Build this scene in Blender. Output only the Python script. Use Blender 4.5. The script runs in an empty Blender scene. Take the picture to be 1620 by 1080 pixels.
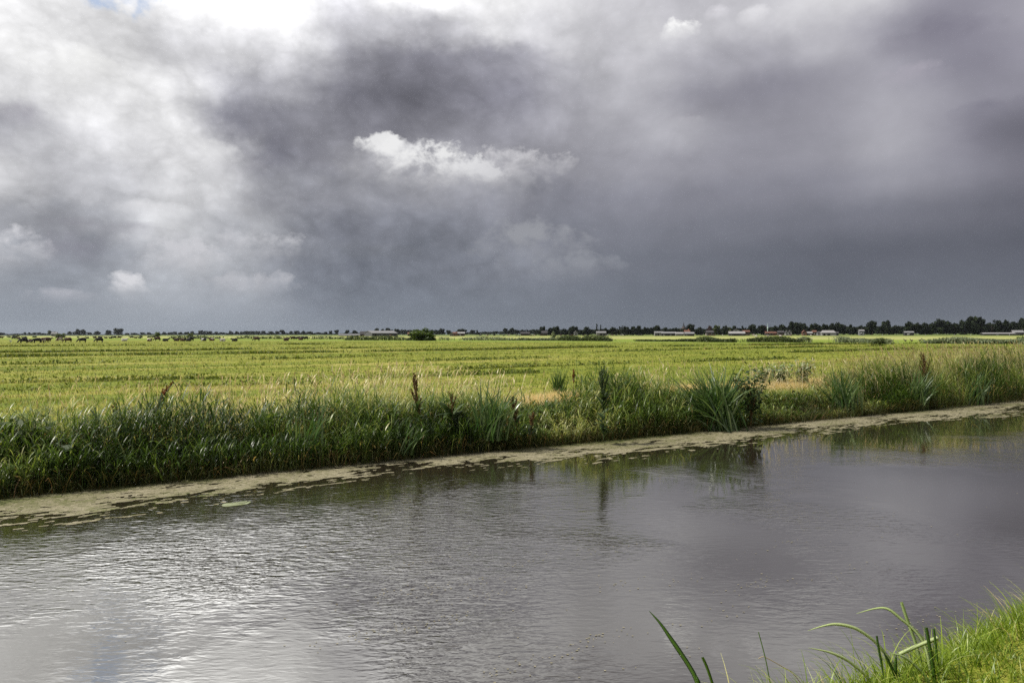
import bpy, math, random
import numpy as np
from mathutils import Matrix, Vector

R = math.radians
rng = np.random.default_rng(7)
random.seed(7)
scene = bpy.context.scene
C = scene.collection
EXPO = 1.0

# ------------------------------------------------------------------ helpers
def srgb(r, g, b):
    f = lambda c: (c/12.92 if c <= .04045 else ((c+.055)/1.055)**2.4)
    return (f(r/255), f(g/255), f(b/255), 1.0)

def tag(o, label=None, cat=None, group=None, kind=None):
    if label: o['label'] = label
    if cat: o['category'] = cat
    if group: o['group'] = group
    if kind: o['kind'] = kind
    return o

def empty(name, loc=(0, 0, 0), rz=0.0):
    o = bpy.data.objects.new(name, None)
    o.empty_display_size = .2
    C.objects.link(o); o.location = loc; o.rotation_euler = (0, 0, rz)
    return o

def link_mesh(name, me, mat=None, parent=None, loc=None):
    o = bpy.data.objects.new(name, me)
    C.objects.link(o)
    if mat is not None and len(me.materials) == 0:
        me.materials.append(mat)
    if parent is not None: o.parent = parent
    if loc is not None: o.location = loc
    return o

def np_mesh(name, V, Q, tint=None, smooth=False, mat=None):
    """V (n,3), Q (m,k) faces of equal size; tint per vertex -> attribute 'tint' (0..1 random only)"""
    V = np.asarray(V, dtype=np.float32); Q = np.asarray(Q, dtype=np.int32)
    me = bpy.data.meshes.new(name)
    n, (m, k) = len(V), Q.shape
    me.vertices.add(n); me.vertices.foreach_set('co', V.ravel())
    me.loops.add(m*k); me.loops.foreach_set('vertex_index', Q.ravel())
    me.polygons.add(m)
    me.polygons.foreach_set('loop_start', np.arange(0, m*k, k, dtype=np.int32))
    me.polygons.foreach_set('loop_total', np.full(m, k, dtype=np.int32))
    if smooth: me.polygons.foreach_set('use_smooth', np.ones(m, dtype=bool))
    if tint is not None:
        a = me.attributes.new('tint', 'FLOAT', 'POINT')
        a.data.foreach_set('value', np.asarray(tint, dtype=np.float32).ravel())
    me.update(calc_edges=True); me.validate()
    if mat is not None: me.materials.append(mat)
    return me

class Geo:
    """collects quad soups (verts, quads, tint) into one mesh"""
    def __init__(s): s.V, s.Q, s.T, s.n = [], [], [], 0
    def add(s, V, Q, T):
        s.V.append(V); s.Q.append(Q+s.n); s.T.append(T); s.n += len(V)
        return s
    def mesh(s, name, mat, smooth=False):
        return np_mesh(name, np.concatenate(s.V), np.concatenate(s.Q), np.concatenate(s.T), smooth, mat)

def blades(P, az, L, W, th0, bend, segs=3, tint=None, shape='grass', roll=None, fold=0):
    """curved tapering leaf strips. P (N,3) roots, az lean heading, th0 start angle from vertical, bend added along it"""
    N = len(P)
    b = lambda a: np.broadcast_to(np.asarray(a, dtype=float), (N,))
    az, L, W, th0, bend = map(b, (az, L, W, th0, bend))
    t = np.linspace(0, 1, segs+1)
    tm = (t[:-1]+t[1:])/2
    th = th0[:, None]+bend[:, None]*tm[None]**1.3
    dh = np.concatenate([np.zeros((N, 1)), np.cumsum(np.sin(th), 1)], 1)*L[:, None]/segs
    dz = np.concatenate([np.zeros((N, 1)), np.cumsum(np.cos(th), 1)], 1)*L[:, None]/segs
    lx, ly = np.cos(az)[:, None], np.sin(az)[:, None]
    X = P[:, 0:1]+dh*lx; Y = P[:, 1:2]+dh*ly; Z = P[:, 2:3]+dz
    if shape == 'grass': w = np.clip(1-t, 0.04, 1)**.6
    elif shape == 'sword': w = np.where(t < .55, 1, np.clip((1-t)/.45, .03, 1)**.75)
    elif shape == 'leaf': w = np.sin(np.pi*np.clip(t*.93+.05, 0, 1))**.8
    elif shape == 'strap': w = np.where(t < .8, 1.0, np.clip((1-t)/.2, .12, 1)**.5)
    else: w = np.ones_like(t)
    ro = np.zeros(N) if roll is None else b(roll)
    sx = -np.sin(az+ro)[:, None]; sy = np.cos(az+ro)[:, None]
    hw = W[:, None]*w[None]/2
    A = np.stack([X-sx*hw, Y-sy*hw, Z], -1); B = np.stack([X+sx*hw, Y+sy*hw, Z], -1)
    k = segs+1
    V = np.stack([A, B], 2).reshape(N*k*2, 3)
    base = (np.arange(N)*k*2)[:, None]
    j = np.arange(segs)[None]*2
    Q = np.stack([base+j, base+j+1, base+j+3, base+j+2], -1).reshape(-1, 4)
    if tint is None: tint = rng.random(N)
    T = np.repeat(b(tint), k*2)
    return V, Q, T

def cards(P, size, tint=None, nrm=None, asp=1.5):
    """small leaf faces, random or roughly facing nrm"""
    N = len(P)
    n = rng.normal(size=(N, 3)) if nrm is None else nrm+rng.normal(size=(N, 3))*.55
    n /= np.linalg.norm(n, axis=1, keepdims=True)+1e-9
    a = rng.normal(size=(N, 3)); a -= n*(a*n).sum(1, keepdims=True); a /= np.linalg.norm(a, axis=1, keepdims=True)+1e-9
    c = np.cross(n, a)
    s = np.broadcast_to(np.asarray(size, dtype=float), (N,))[:, None]*.5
    a = a*s*asp; c = c*s
    V = np.stack([P-a, P-c*.9+a*.1, P+a, P+c*.9+a*.1], 1).reshape(-1, 3)
    Q = np.arange(N*4).reshape(-1, 4)
    if tint is None: tint = rng.random(N)
    return V, Q, np.repeat(np.broadcast_to(tint, (N,)), 4)

def tube(pts, rad, sides=6, tint=.5):
    pts = np.asarray(pts, dtype=float); rad = np.broadcast_to(np.asarray(rad, dtype=float), (len(pts),))
    V = []
    for i, p in enumerate(pts):
        d = pts[min(i+1, len(pts)-1)]-pts[max(i-1, 0)]; d /= np.linalg.norm(d)+1e-9
        u = np.cross(d, [0.31, 0.95, 0.05]); u /= np.linalg.norm(u)+1e-9; v = np.cross(d, u)
        a = np.linspace(0, 2*np.pi, sides, endpoint=False)
        V.append(p+rad[i]*(np.cos(a)[:, None]*u+np.sin(a)[:, None]*v))
    V = np.concatenate(V); Q = []
    for i in range(len(pts)-1):
        for j in range(sides):
            k = (j+1) % sides
            Q.append([i*sides+j, i*sides+k, (i+1)*sides+k, (i+1)*sides+j])
    return V, np.array(Q), np.full(len(V), tint)

def vnoise(x, y, seed=0):
    xi, yi = np.floor(x).astype(int), np.floor(y).astype(int)
    fx, fy = x-xi, y-yi
    fx, fy = fx*fx*(3-2*fx), fy*fy*(3-2*fy)
    def h(a, b):
        v = (a*374761393+b*668265263+seed*974634777) & 0xffffffff
        v = ((v ^ (v >> 13))*1274126177) & 0xffffffff
        return ((v ^ (v >> 16)) & 0xffff)/65535.0
    return (h(xi, yi)*(1-fx)+h(xi+1, yi)*fx)*(1-fy)+(h(xi, yi+1)*(1-fx)+h(xi+1, yi+1)*fx)*fy
def fbm(x, y, o=4, seed=0):
    s, a, t = 0, 1, 0
    for i in range(o):
        s = s+a*vnoise(x*2**i+i*17.3, y*2**i-i*9.1, seed+i); t += a; a *= .5
    return s/t

# ------------------------------------------------------------------ camera
CAM_Z, FPX, PITCH, ROLL = 2.6, 1080.0, 12.5/1080, -3.0/1620
MZ = .4                                   # level of the meadow above the water
cam_d = bpy.data.cameras.new('camera'); cam = bpy.data.objects.new('camera', cam_d); C.objects.link(cam)
cam_d.sensor_width = 36; cam_d.lens = 24; cam_d.clip_start = .05; cam_d.clip_end = 9000
RC = Matrix.Rotation(math.pi/2-PITCH, 3, 'X') @ Matrix.Rotation(ROLL, 3, 'Z')
cam.matrix_world = Matrix.Translation((0, 0, CAM_Z)) @ RC.to_4x4()
scene.camera = cam
def ray(x, y):
    return RC @ Vector(((x-810)/FPX, -(y-540)/FPX, -1))
def ground(x, y, z=MZ):
    d = ray(x, y); k = (z-CAM_Z)/d.z
    return Vector((d.x*k, d.y*k, z))
def bearing(x, Y, z=MZ):
    """the point at depth Y on the bearing of photo column x"""
    d = ray(x, 527.5); return Vector((d.x/d.y*Y, Y, z))
def horizon(x): return 527.5-(x-810)*3/1620

TH = R(28.9); TT = np.array([math.cos(TH), math.sin(TH)]); NN = np.array([-math.sin(TH), math.cos(TH)])
W_FAR = 13.57
def sw(s, w): return s*TT[0]+w*NN[0], s*TT[1]+w*NN[1]

# ------------------------------------------------------------------ materials
def new_mat(name):
    m = bpy.data.materials.new(name); m.use_nodes = True
    nt = m.node_tree; nt.nodes.clear()
    out = nt.nodes.new('ShaderNodeOutputMaterial')
    return m, nt, out
def N_(nt, t, **k):
    n = nt.nodes.new(t)
    for a, v in k.items(): setattr(n, a, v)
    return n
def ramp(nt, stops, fac=None, interp='LINEAR'):
    n = nt.nodes.new('ShaderNodeValToRGB'); cr = n.color_ramp; cr.interpolation = interp
    while len(cr.elements) < len(stops): cr.elements.new(.5)
    for e, (p, c) in zip(cr.elements, stops):
        e.position = p; e.color = c if len(c) == 4 else (*c, 1)
    if fac is not None: nt.links.new(fac, n.inputs[0])
    return n
def math_(nt, op, a, b=None, c=None, clamp=False):
    n = nt.nodes.new('ShaderNodeMath'); n.operation = op; n.use_clamp = clamp
    for i, v in enumerate((a, b, c)):
        if v is None: continue
        if hasattr(v, 'is_output'): nt.links.new(v, n.inputs[i])
        else: n.inputs[i].default_value = v
    return n.outputs[0]
def noise(nt, vec, scale, detail=4, rough=.55, dist=0):
    n = nt.nodes.new('ShaderNodeTexNoise'); n.inputs['Scale'].default_value = scale
    n.inputs['Detail'].default_value = detail; n.inputs['Roughness'].default_value = rough
    n.inputs['Distortion'].default_value = dist
    if vec is not None: nt.links.new(vec, n.inputs['Vector'])
    return n
def mixc(nt, fac, a, b, mode='MIX'):
    n = nt.nodes.new('ShaderNodeMix'); n.data_type = 'RGBA'; n.blend_type = mode
    for i, v in ((0, fac), (6, a), (7, b)):
        if hasattr(v, 'is_output'): nt.links.new(v, n.inputs[i])
        elif i == 0: n.inputs[0].default_value = v
        else: n.inputs[i].default_value = v if len(v) == 4 else (*v, 1)
    return n.outputs[2]
def maprange(nt, v, a, b, c, d, smooth=False):
    n = nt.nodes.new('ShaderNodeMapRange'); n.interpolation_type = 'SMOOTHSTEP' if smooth else 'LINEAR'
    nt.links.new(v, n.inputs[0])
    for i, x in zip(range(1, 5), (a, b, c, d)): n.inputs[i].default_value = x
    return n.outputs[0]

def leaf_mat(name, stops, transl=.35, rough=.45, spec=.4, noise_scale=None, wob=.25):
    """foliage: colour picked per leaf from the stops, a share of translucency"""
    m, nt, out = new_mat(name)
    at = N_(nt, 'ShaderNodeAttribute', attribute_name='tint')
    fac = at.outputs['Fac']
    if noise_scale:
        gp = N_(nt, 'ShaderNodeNewGeometry')
        nz = noise(nt, gp.outputs['Position'], noise_scale, 3)
        fac = math_(nt, 'ADD', fac, maprange(nt, nz.outputs['Fac'], .3, .7, -wob, wob), clamp=True)
    cr = ramp(nt, stops, fac)
    p = N_(nt, 'ShaderNodeBsdfPrincipled')
    nt.links.new(cr.outputs[0], p.inputs['Base Color'])
    p.inputs['Roughness'].default_value = rough; p.inputs['Specular IOR Level'].default_value = spec
    tr = N_(nt, 'ShaderNodeBsdfTranslucent')
    nt.links.new(mixc(nt, 1.0, cr.outputs[0], (1.25, 1.25, .7), 'MULTIPLY'), tr.inputs['Color'])
    mx = N_(nt, 'ShaderNodeMixShader'); mx.inputs[0].default_value = transl
    nt.links.new(p.outputs[0], mx.inputs[1]); nt.links.new(tr.outputs[0], mx.inputs[2])
    nt.links.new(mx.outputs[0], out.inputs[0])
    return m
def solid_mat(name, c, rough=.8, var=.25, scale=3.0, spec=.3, metal=0):
    m, nt, out = new_mat(name)
    tc = N_(nt, 'ShaderNodeTexCoord')
    nz = noise(nt, tc.outputs['Object'], scale, 5)
    d = tuple(x*(1-var) for x in c[:3]); l = tuple(min(1, x*(1+var)) for x in c[:3])
    cr = ramp(nt, [(.3, d), (.7, l)], nz.outputs['Fac'])
    p = N_(nt, 'ShaderNodeBsdfPrincipled'); nt.links.new(cr.outputs[0], p.inputs['Base Color'])
    p.inputs['Roughness'].default_value = rough; p.inputs['Specular IOR Level'].default_value = spec
    p.inputs['Metallic'].default_value = metal
    nt.links.new(p.outputs[0], out.inputs[0])
    return m

M = {}
M['reed'] = leaf_mat('reed_leaves', [(0, (.02, .042, .007)), (.4, (.07, .12, .02)), (.72, (.165, .215, .05)), (.92, (.32, .34, .13)), (1, (.38, .25, .1))], .36, .4, .4)
M['reed_low'] = leaf_mat('bank_undergrowth', [(0, (.018, .026, .007)), (.5, (.05, .055, .016)), (.8, (.11, .075, .028)), (1, (.18, .1, .04))], .2, .6, .2)
M['iris'] = leaf_mat('iris_leaves', [(0, (.025, .06, .014)), (.55, (.06, .11, .028)), (1, (.15, .2, .08))], .32, .34, .5)
M['grass'] = leaf_mat('meadow_grass', [(0, (.045, .07, .008)), (.35, (.09, .125, .014)), (.7, (.15, .165, .027)), (.88, (.27, .235, .085)), (1, (.36, .3, .15))], .4, .6, .2, .12, .3)
M['rush'] = leaf_mat('ditch_rushes', [(0, (.04, .06, .01)), (.4, (.09, .12, .018)), (.7, (.16, .19, .035)), (1, (.34, .27, .11))], .3, .6, .2, .3, .2)
M['straw'] = leaf_mat('straw', [(0, (.36, .26, .11)), (.5, (.5, .38, .18)), (1, (.64, .53, .3))], .3, .7, .15)
M['seed'] = leaf_mat('seed_heads', [(0, (.32, .25, .13)), (.5, (.55, .46, .29)), (1, (.78, .72, .52))], .3, .7, .15)
M['near'] = leaf_mat('bank_grass', [(0, (.05, .09, .008)), (.35, (.13, .2, .015)), (.7, (.24, .31, .035)), (.88, (.42, .45, .17)), (1, (.5, .4, .2))], .45, .4, .4, 1.2, .15)
M['strap'] = leaf_mat('pale_reed_leaf', [(0, (.1, .2, .03)), (.5, (.33, .42, .17)), (1, (.5, .56, .3))], .35, .35, .4)
M['dark_strap'] = leaf_mat('dark_sedge_leaf', [(0, (.02, .05, .006)), (1, (.05, .11, .012))], .25, .35, .4)
M['dock_rust'] = leaf_mat('dock_seed_rust', [(0, (.1, .035, .015)), (1, (.24, .09, .035))], .15, .8, .1)
M['dock_brown'] = leaf_mat('dock_seed_brown', [(0, (.06, .035, .015)), (1, (.17, .11, .045))], .15, .8, .1)
M['dock_leaf'] = leaf_mat('dock_leaf', [(0, (.018, .036, .012)), (1, (.06, .09, .028))], .3, .6, .25)
M['thistle'] = leaf_mat('grey_herb', [(0, (.08, .11, .05)), (.6, (.18, .22, .12)), (1, (.34, .37, .25))], .3, .6, .2)
M['tree'] = leaf_mat('shaded_tree_leaves', [(0, (.005, .008, .004)), (.5, (.010, .016, .007)), (1, (.022, .032, .011))], .12, .7, .1)  # cloud shade on the far trees is put into this dark leaf colour
M['tree_pale'] = leaf_mat('pale_tree_leaves', [(0, (.02, .03, .009)), (.5, (.04, .055, .015)), (1, (.075, .09, .028))], .25, .6, .2)
M['tree_red'] = leaf_mat('copper_tree_leaves', [(0, (.02, .012, .012)), (1, (.05, .03, .025))], .2, .6, .2)
M['bush'] = leaf_mat('bush_leaves', [(0, (.016, .03, .005)), (.5, (.045, .078, .01)), (1, (.13, .18, .025))], .3, .5, .3)
M['hedge'] = leaf_mat('hedge_leaves', [(0, (.02, .032, .01)), (.5, (.045, .065, .018)), (1, (.11, .13, .045))], .3, .6, .2)
M['hedge_grey'] = leaf_mat('willow_leaves', [(0, (.07, .09, .045)), (.5, (.14, .17, .09)), (1, (.27, .29, .19))], .3, .6, .2)
M['bark'] = solid_mat('bark', (.05, .038, .028), .9, .4, 2)
M['soil'] = None

def ground_mat():
    m, nt, out = new_mat('ground')
    gp = N_(nt, 'ShaderNodeNewGeometry'); pos = gp.outputs['Position']
    # along / across the canal
    mp = N_(nt, 'ShaderNodeMapping'); mp.inputs['Rotation'].default_value = (0, 0, -TH); nt.links.new(pos, mp.inputs['Vector'])
    rot = mp.outputs[0]
    sx = N_(nt, 'ShaderNodeSeparateXYZ'); nt.links.new(rot, sx.inputs[0])
    sp = N_(nt, 'ShaderNodeSeparateXYZ'); nt.links.new(pos, sp.inputs[0])
    st = N_(nt, 'ShaderNodeMapping'); st.inputs['Scale'].default_value = (.1, 1.0, 1); nt.links.new(rot, st.inputs['Vector'])
    n1 = noise(nt, st.outputs[0], .16, 6, .65)        # broad swathes along the mowing direction
    n2 = noise(nt, pos, 1.6, 5, .7)
    n3 = noise(nt, st.outputs[0], .7, 4, .6)
    f = math_(nt, 'ADD', math_(nt, 'MULTIPLY', n1.outputs['Fac'], .55), math_(nt, 'MULTIPLY', n2.outputs['Fac'], .25))
    f = math_(nt, 'ADD', f, math_(nt, 'MULTIPLY', n3.outputs['Fac'], .25))
    grass = ramp(nt, [(.38, (.05, .07, .008)), (.46, (.095, .125, .014)), (.54, (.15, .165, .022)), (.6, (.21, .2, .045)), (.67, (.3, .25, .1))], f)
    # the fields beyond the hedge line: hay-pale strips
    q = math_(nt, 'ADD', math_(nt, 'MULTIPLY', sp.outputs[0], .4545), math_(nt, 'MULTIPLY', sp.outputs[1], .891))
    q = math_(nt, 'SUBTRACT', q, 158)
    qn = math_(nt, 'ADD', q, maprange(nt, noise(nt, pos, .02, 3).outputs['Fac'], .3, .7, -14, 14))
    far = ramp(nt, [(0, (.13, .17, .025)), (.1, (.14, .19, .025)), (.16, (.25, .26, .09)), (.34, (.27, .27, .11)), (.4, (.17, .2, .05)),
                    (.52, (.22, .23, .08)), (.6, (.09, .115, .03)), (1, (.07, .1, .03))], maprange(nt, qn, 0, 700, 0, 1))
    far2 = mixc(nt, maprange(nt, n2.outputs['Fac'], .4, .6, 0, .35), far.outputs[0], (.13, .155, .035))
    col = mixc(nt, maprange(nt, q, -6, 3, 0, 1), grass.outputs[0], far2)
    # peaty bank and canal bed
    wv = sx.outputs[1]
    bank = math_(nt, 'MULTIPLY', maprange(nt, wv, 2.6, 3.1, 0, 1), maprange(nt, wv, 14.6, 16.0, 1, 0))
    soil = ramp(nt, [(.3, (.012, .01, .006)), (.7, (.04, .03, .016))], n2.outputs['Fac'])
    col = mixc(nt, bank, col, soil.outputs[0])
    p = N_(nt, 'ShaderNodeBsdfPrincipled'); nt.links.new(col, p.inputs['Base Color'])
    p.inputs['Roughness'].default_value = .95; p.inputs['Specular IOR Level'].default_value = .1
    bm = N_(nt, 'ShaderNodeBump'); bm.inputs['Strength'].default_value = .7; bm.inputs['Distance'].default_value = .12
    nt.links.new(n2.outputs['Fac'], bm.inputs['Height']); nt.links.new(bm.outputs[0], p.inputs['Normal'])
    nt.links.new(p.outputs[0], out.inputs[0])
    return m

def water_mat():
    m, nt, out = new_mat('canal_water')
    gp = N_(nt, 'ShaderNodeNewGeometry'); pos = gp.outputs['Position']
    def wav(rz, sx, sy, scale, detail, dist=.4):
        mp = N_(nt, 'ShaderNodeMapping'); mp.inputs['Rotation'].default_value = (0, 0, R(rz)); mp.inputs['Scale'].default_value = (sx, sy, 1)
        nt.links.new(pos, mp.inputs['Vector'])
        return noise(nt, mp.outputs[0], scale, detail, .5, dist).outputs['Fac']
    a = wav(-14, .38, 1.0, 13.0, 2, .6)
    b = wav(34, .32, 1.0, 16.0, 2, .8)
    c = wav(-35, .5, 1.0, 16.0, 2, .5)
    big = noise(nt, pos, .33, 3, .55, .25).outputs['Fac']     # gusts: calm and ruffled patches
    big2 = noise(nt, pos, .55, 2, .5, .2).outputs['Fac']
    sp = N_(nt, 'ShaderNodeSeparateXYZ'); nt.links.new(pos, sp.inputs[0])
    gust = maprange(nt, big, .45, .68, .08, 1, True)
    left = maprange(nt, math_(nt, 'SUBTRACT', sp.outputs[0], math_(nt, 'MULTIPLY', sp.outputs[1], .1)), -2, 5, 1, .22, True)
    far_l = math_(nt, 'MULTIPLY', maprange(nt, sp.outputs[0], 2.5, -1.5, 0, 1, True), maprange(nt, sp.outputs[1], 5.5, 8, 0, 1, True))
    wdist = math_(nt, 'SUBTRACT', math_(nt, 'MULTIPLY', sp.outputs[1], NN[1]), math_(nt, 'MULTIPLY', sp.outputs[0], -NN[0]))
    lee = maprange(nt, wdist, 9.3, 11.3, 1, .25, True)        # sheltered water under the far bank
    amp = math_(nt, 'MULTIPLY', math_(nt, 'ADD', math_(nt, 'MULTIPLY', gust, left), math_(nt, 'MULTIPLY', far_l, .45)), lee)
    h = math_(nt, 'ADD', math_(nt, 'MULTIPLY', a, .55), math_(nt, 'MULTIPLY', math_(nt, 'MULTIPLY', b, big2), .9))
    h = math_(nt, 'ADD', h, math_(nt, 'MULTIPLY', c, .18))
    h = math_(nt, 'MULTIPLY', h, amp)
    bm = N_(nt, 'ShaderNodeBump'); bm.inputs['Strength'].default_value = 1; bm.inputs['Distance'].default_value = .03
    nt.links.new(h, bm.inputs['Height'])
    gl = N_(nt, 'ShaderNodeBsdfGlossy'); gl.inputs['Roughness'].default_value = .03
    gl.inputs['Color'].default_value = (.95, .945, .91, 1); nt.links.new(bm.outputs[0], gl.inputs['Normal'])
    df = N_(nt, 'ShaderNodeBsdfDiffuse'); df.inputs['Color'].default_value = (.022, .018, .012, 1)
    lw = N_(nt, 'ShaderNodeLayerWeight'); lw.inputs['Blend'].default_value = .5
    nt.links.new(bm.outputs[0], lw.inputs['Normal'])
    fac = maprange(nt, lw.outputs['Facing'], .42, .93, .22, .74)
    mx = N_(nt, 'ShaderNodeMixShader'); nt.links.new(fac, mx.inputs[0])
    nt.links.new(df.outputs[0], mx.inputs[1]); nt.links.new(gl.outputs[0], mx.inputs[2])
    nt.links.new(mx.outputs[0], out.inputs[0])
    return m

# ------------------------------------------------------------------ sky
SUN_AZ, SUN_EL = R(-96), R(50)          # bearing from the view direction (+Y), left of it
def sky_lum():
    rows = {
     -170: [(0,250),(300,248),(520,235),(650,225),(800,190),(1000,150),(1200,130),(1620,120)],
     0:   [(0,238),(100,238),(170,228),(300,242),(450,243),(510,225),(550,198),(600,235),(640,250),(700,243),(800,240),(850,235),(900,222),(1000,205),(1100,200),(1200,215),(1300,226),(1400,215),(1460,175),(1500,158),(1620,165)],
     66:  [(0,245),(100,238),(200,240),(300,212),(380,228),(450,232),(500,188),(550,172),(600,190),(650,172),(700,178),(800,228),(850,212),(900,206),(1000,196),(1060,212),(1100,200),(1200,182),(1300,194),(1350,180),(1400,148),(1450,126),(1500,122),(1560,128),(1620,150)],
     132: [(0,240),(60,250),(120,248),(200,242),(300,235),(345,195),(390,172),(460,190),(500,150),(550,122),(600,116),(700,122),(750,126),(800,116),(850,138),(900,168),(1000,192),(1060,165),(1090,148),(1150,143),(1200,140),(1300,152),(1400,166),(1450,170),(1500,150),(1560,158),(1620,150)],
     200: [(0,168),(35,150),(100,215),(200,226),(290,228),(320,205),(345,150),(400,132),(440,150),(500,142),(550,135),(600,126),(700,136),(800,142),(900,166),(1000,172),(1080,186),(1130,160),(1200,152),(1300,155),(1400,172),(1480,158),(1550,126),(1620,112)],
     266: [(0,212),(100,198),(200,205),(300,222),(345,240),(385,165),(430,125),(480,132),(540,165),(600,180),(700,182),(800,172),(900,156),(1000,156),(1100,148),(1200,146),(1300,152),(1400,168),(1500,152),(1560,138),(1620,122)],
     333: [(0,165),(60,160),(120,168),(200,208),(250,230),(300,205),(350,182),(400,196),(450,188),(500,152),(600,146),(700,142),(800,138),(900,130),(1000,130),(1100,128),(1200,126),(1300,122),(1400,126),(1500,118),(1620,104)],
     400: [(0,172),(80,158),(120,138),(180,160),(250,186),(320,190),(400,178),(450,152),(500,124),(560,112),(620,126),(700,128),(800,138),(860,140),(900,132),(1000,122),(1100,116),(1200,110),(1300,104),(1400,103),(1500,104),(1620,98)],
     466: [(0,152),(100,150),(200,172),(300,168),(400,164),(450,150),(520,130),(600,122),(700,124),(800,130),(900,124),(1000,116),(1100,110),(1200,106),(1300,104),(1400,108),(1500,110),(1620,108)],
     525: [(0,149),(200,150),(400,145),(600,134),(800,124),(1000,116),(1200,113),(1400,116),(1620,120)]}
    ys = sorted(rows)
    def L(x, y):
        x = min(max(x, 0), 1620); y = min(max(y, -170), 525)
        for a, b in zip(ys[:-1], ys[1:]):
            if a <= y <= b: break
        f = (y-a)/(b-a)
        g = lambda r: np.interp(x, [p[0] for p in rows[r]], [p[1] for p in rows[r]])
        return g(a)*(1-f)+g(b)*f
    return L
def sky_color(lum, x, y):
    """display colour of the cloud deck: cool near the horizon, lavender high on the right"""
    v = min(max(y/525, 0), 1); u = min(max(x/1620, 0), 1)
    k = 1-abs(lum-135)/125
    k = max(k, 0)
    lav = k*(.35+.65*u)*(1-v)**.6
    cool = max(v-.5, 0)*2*(1-.35*u)
    k2 = min(max((250-lum)/110, 0), 1)
    return (lum-cool*6*k2-k2*2+lav*2, lum+cool*1-lav*2-k2*.3, lum+cool*5*k2+k2*7+lav*4)

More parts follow.
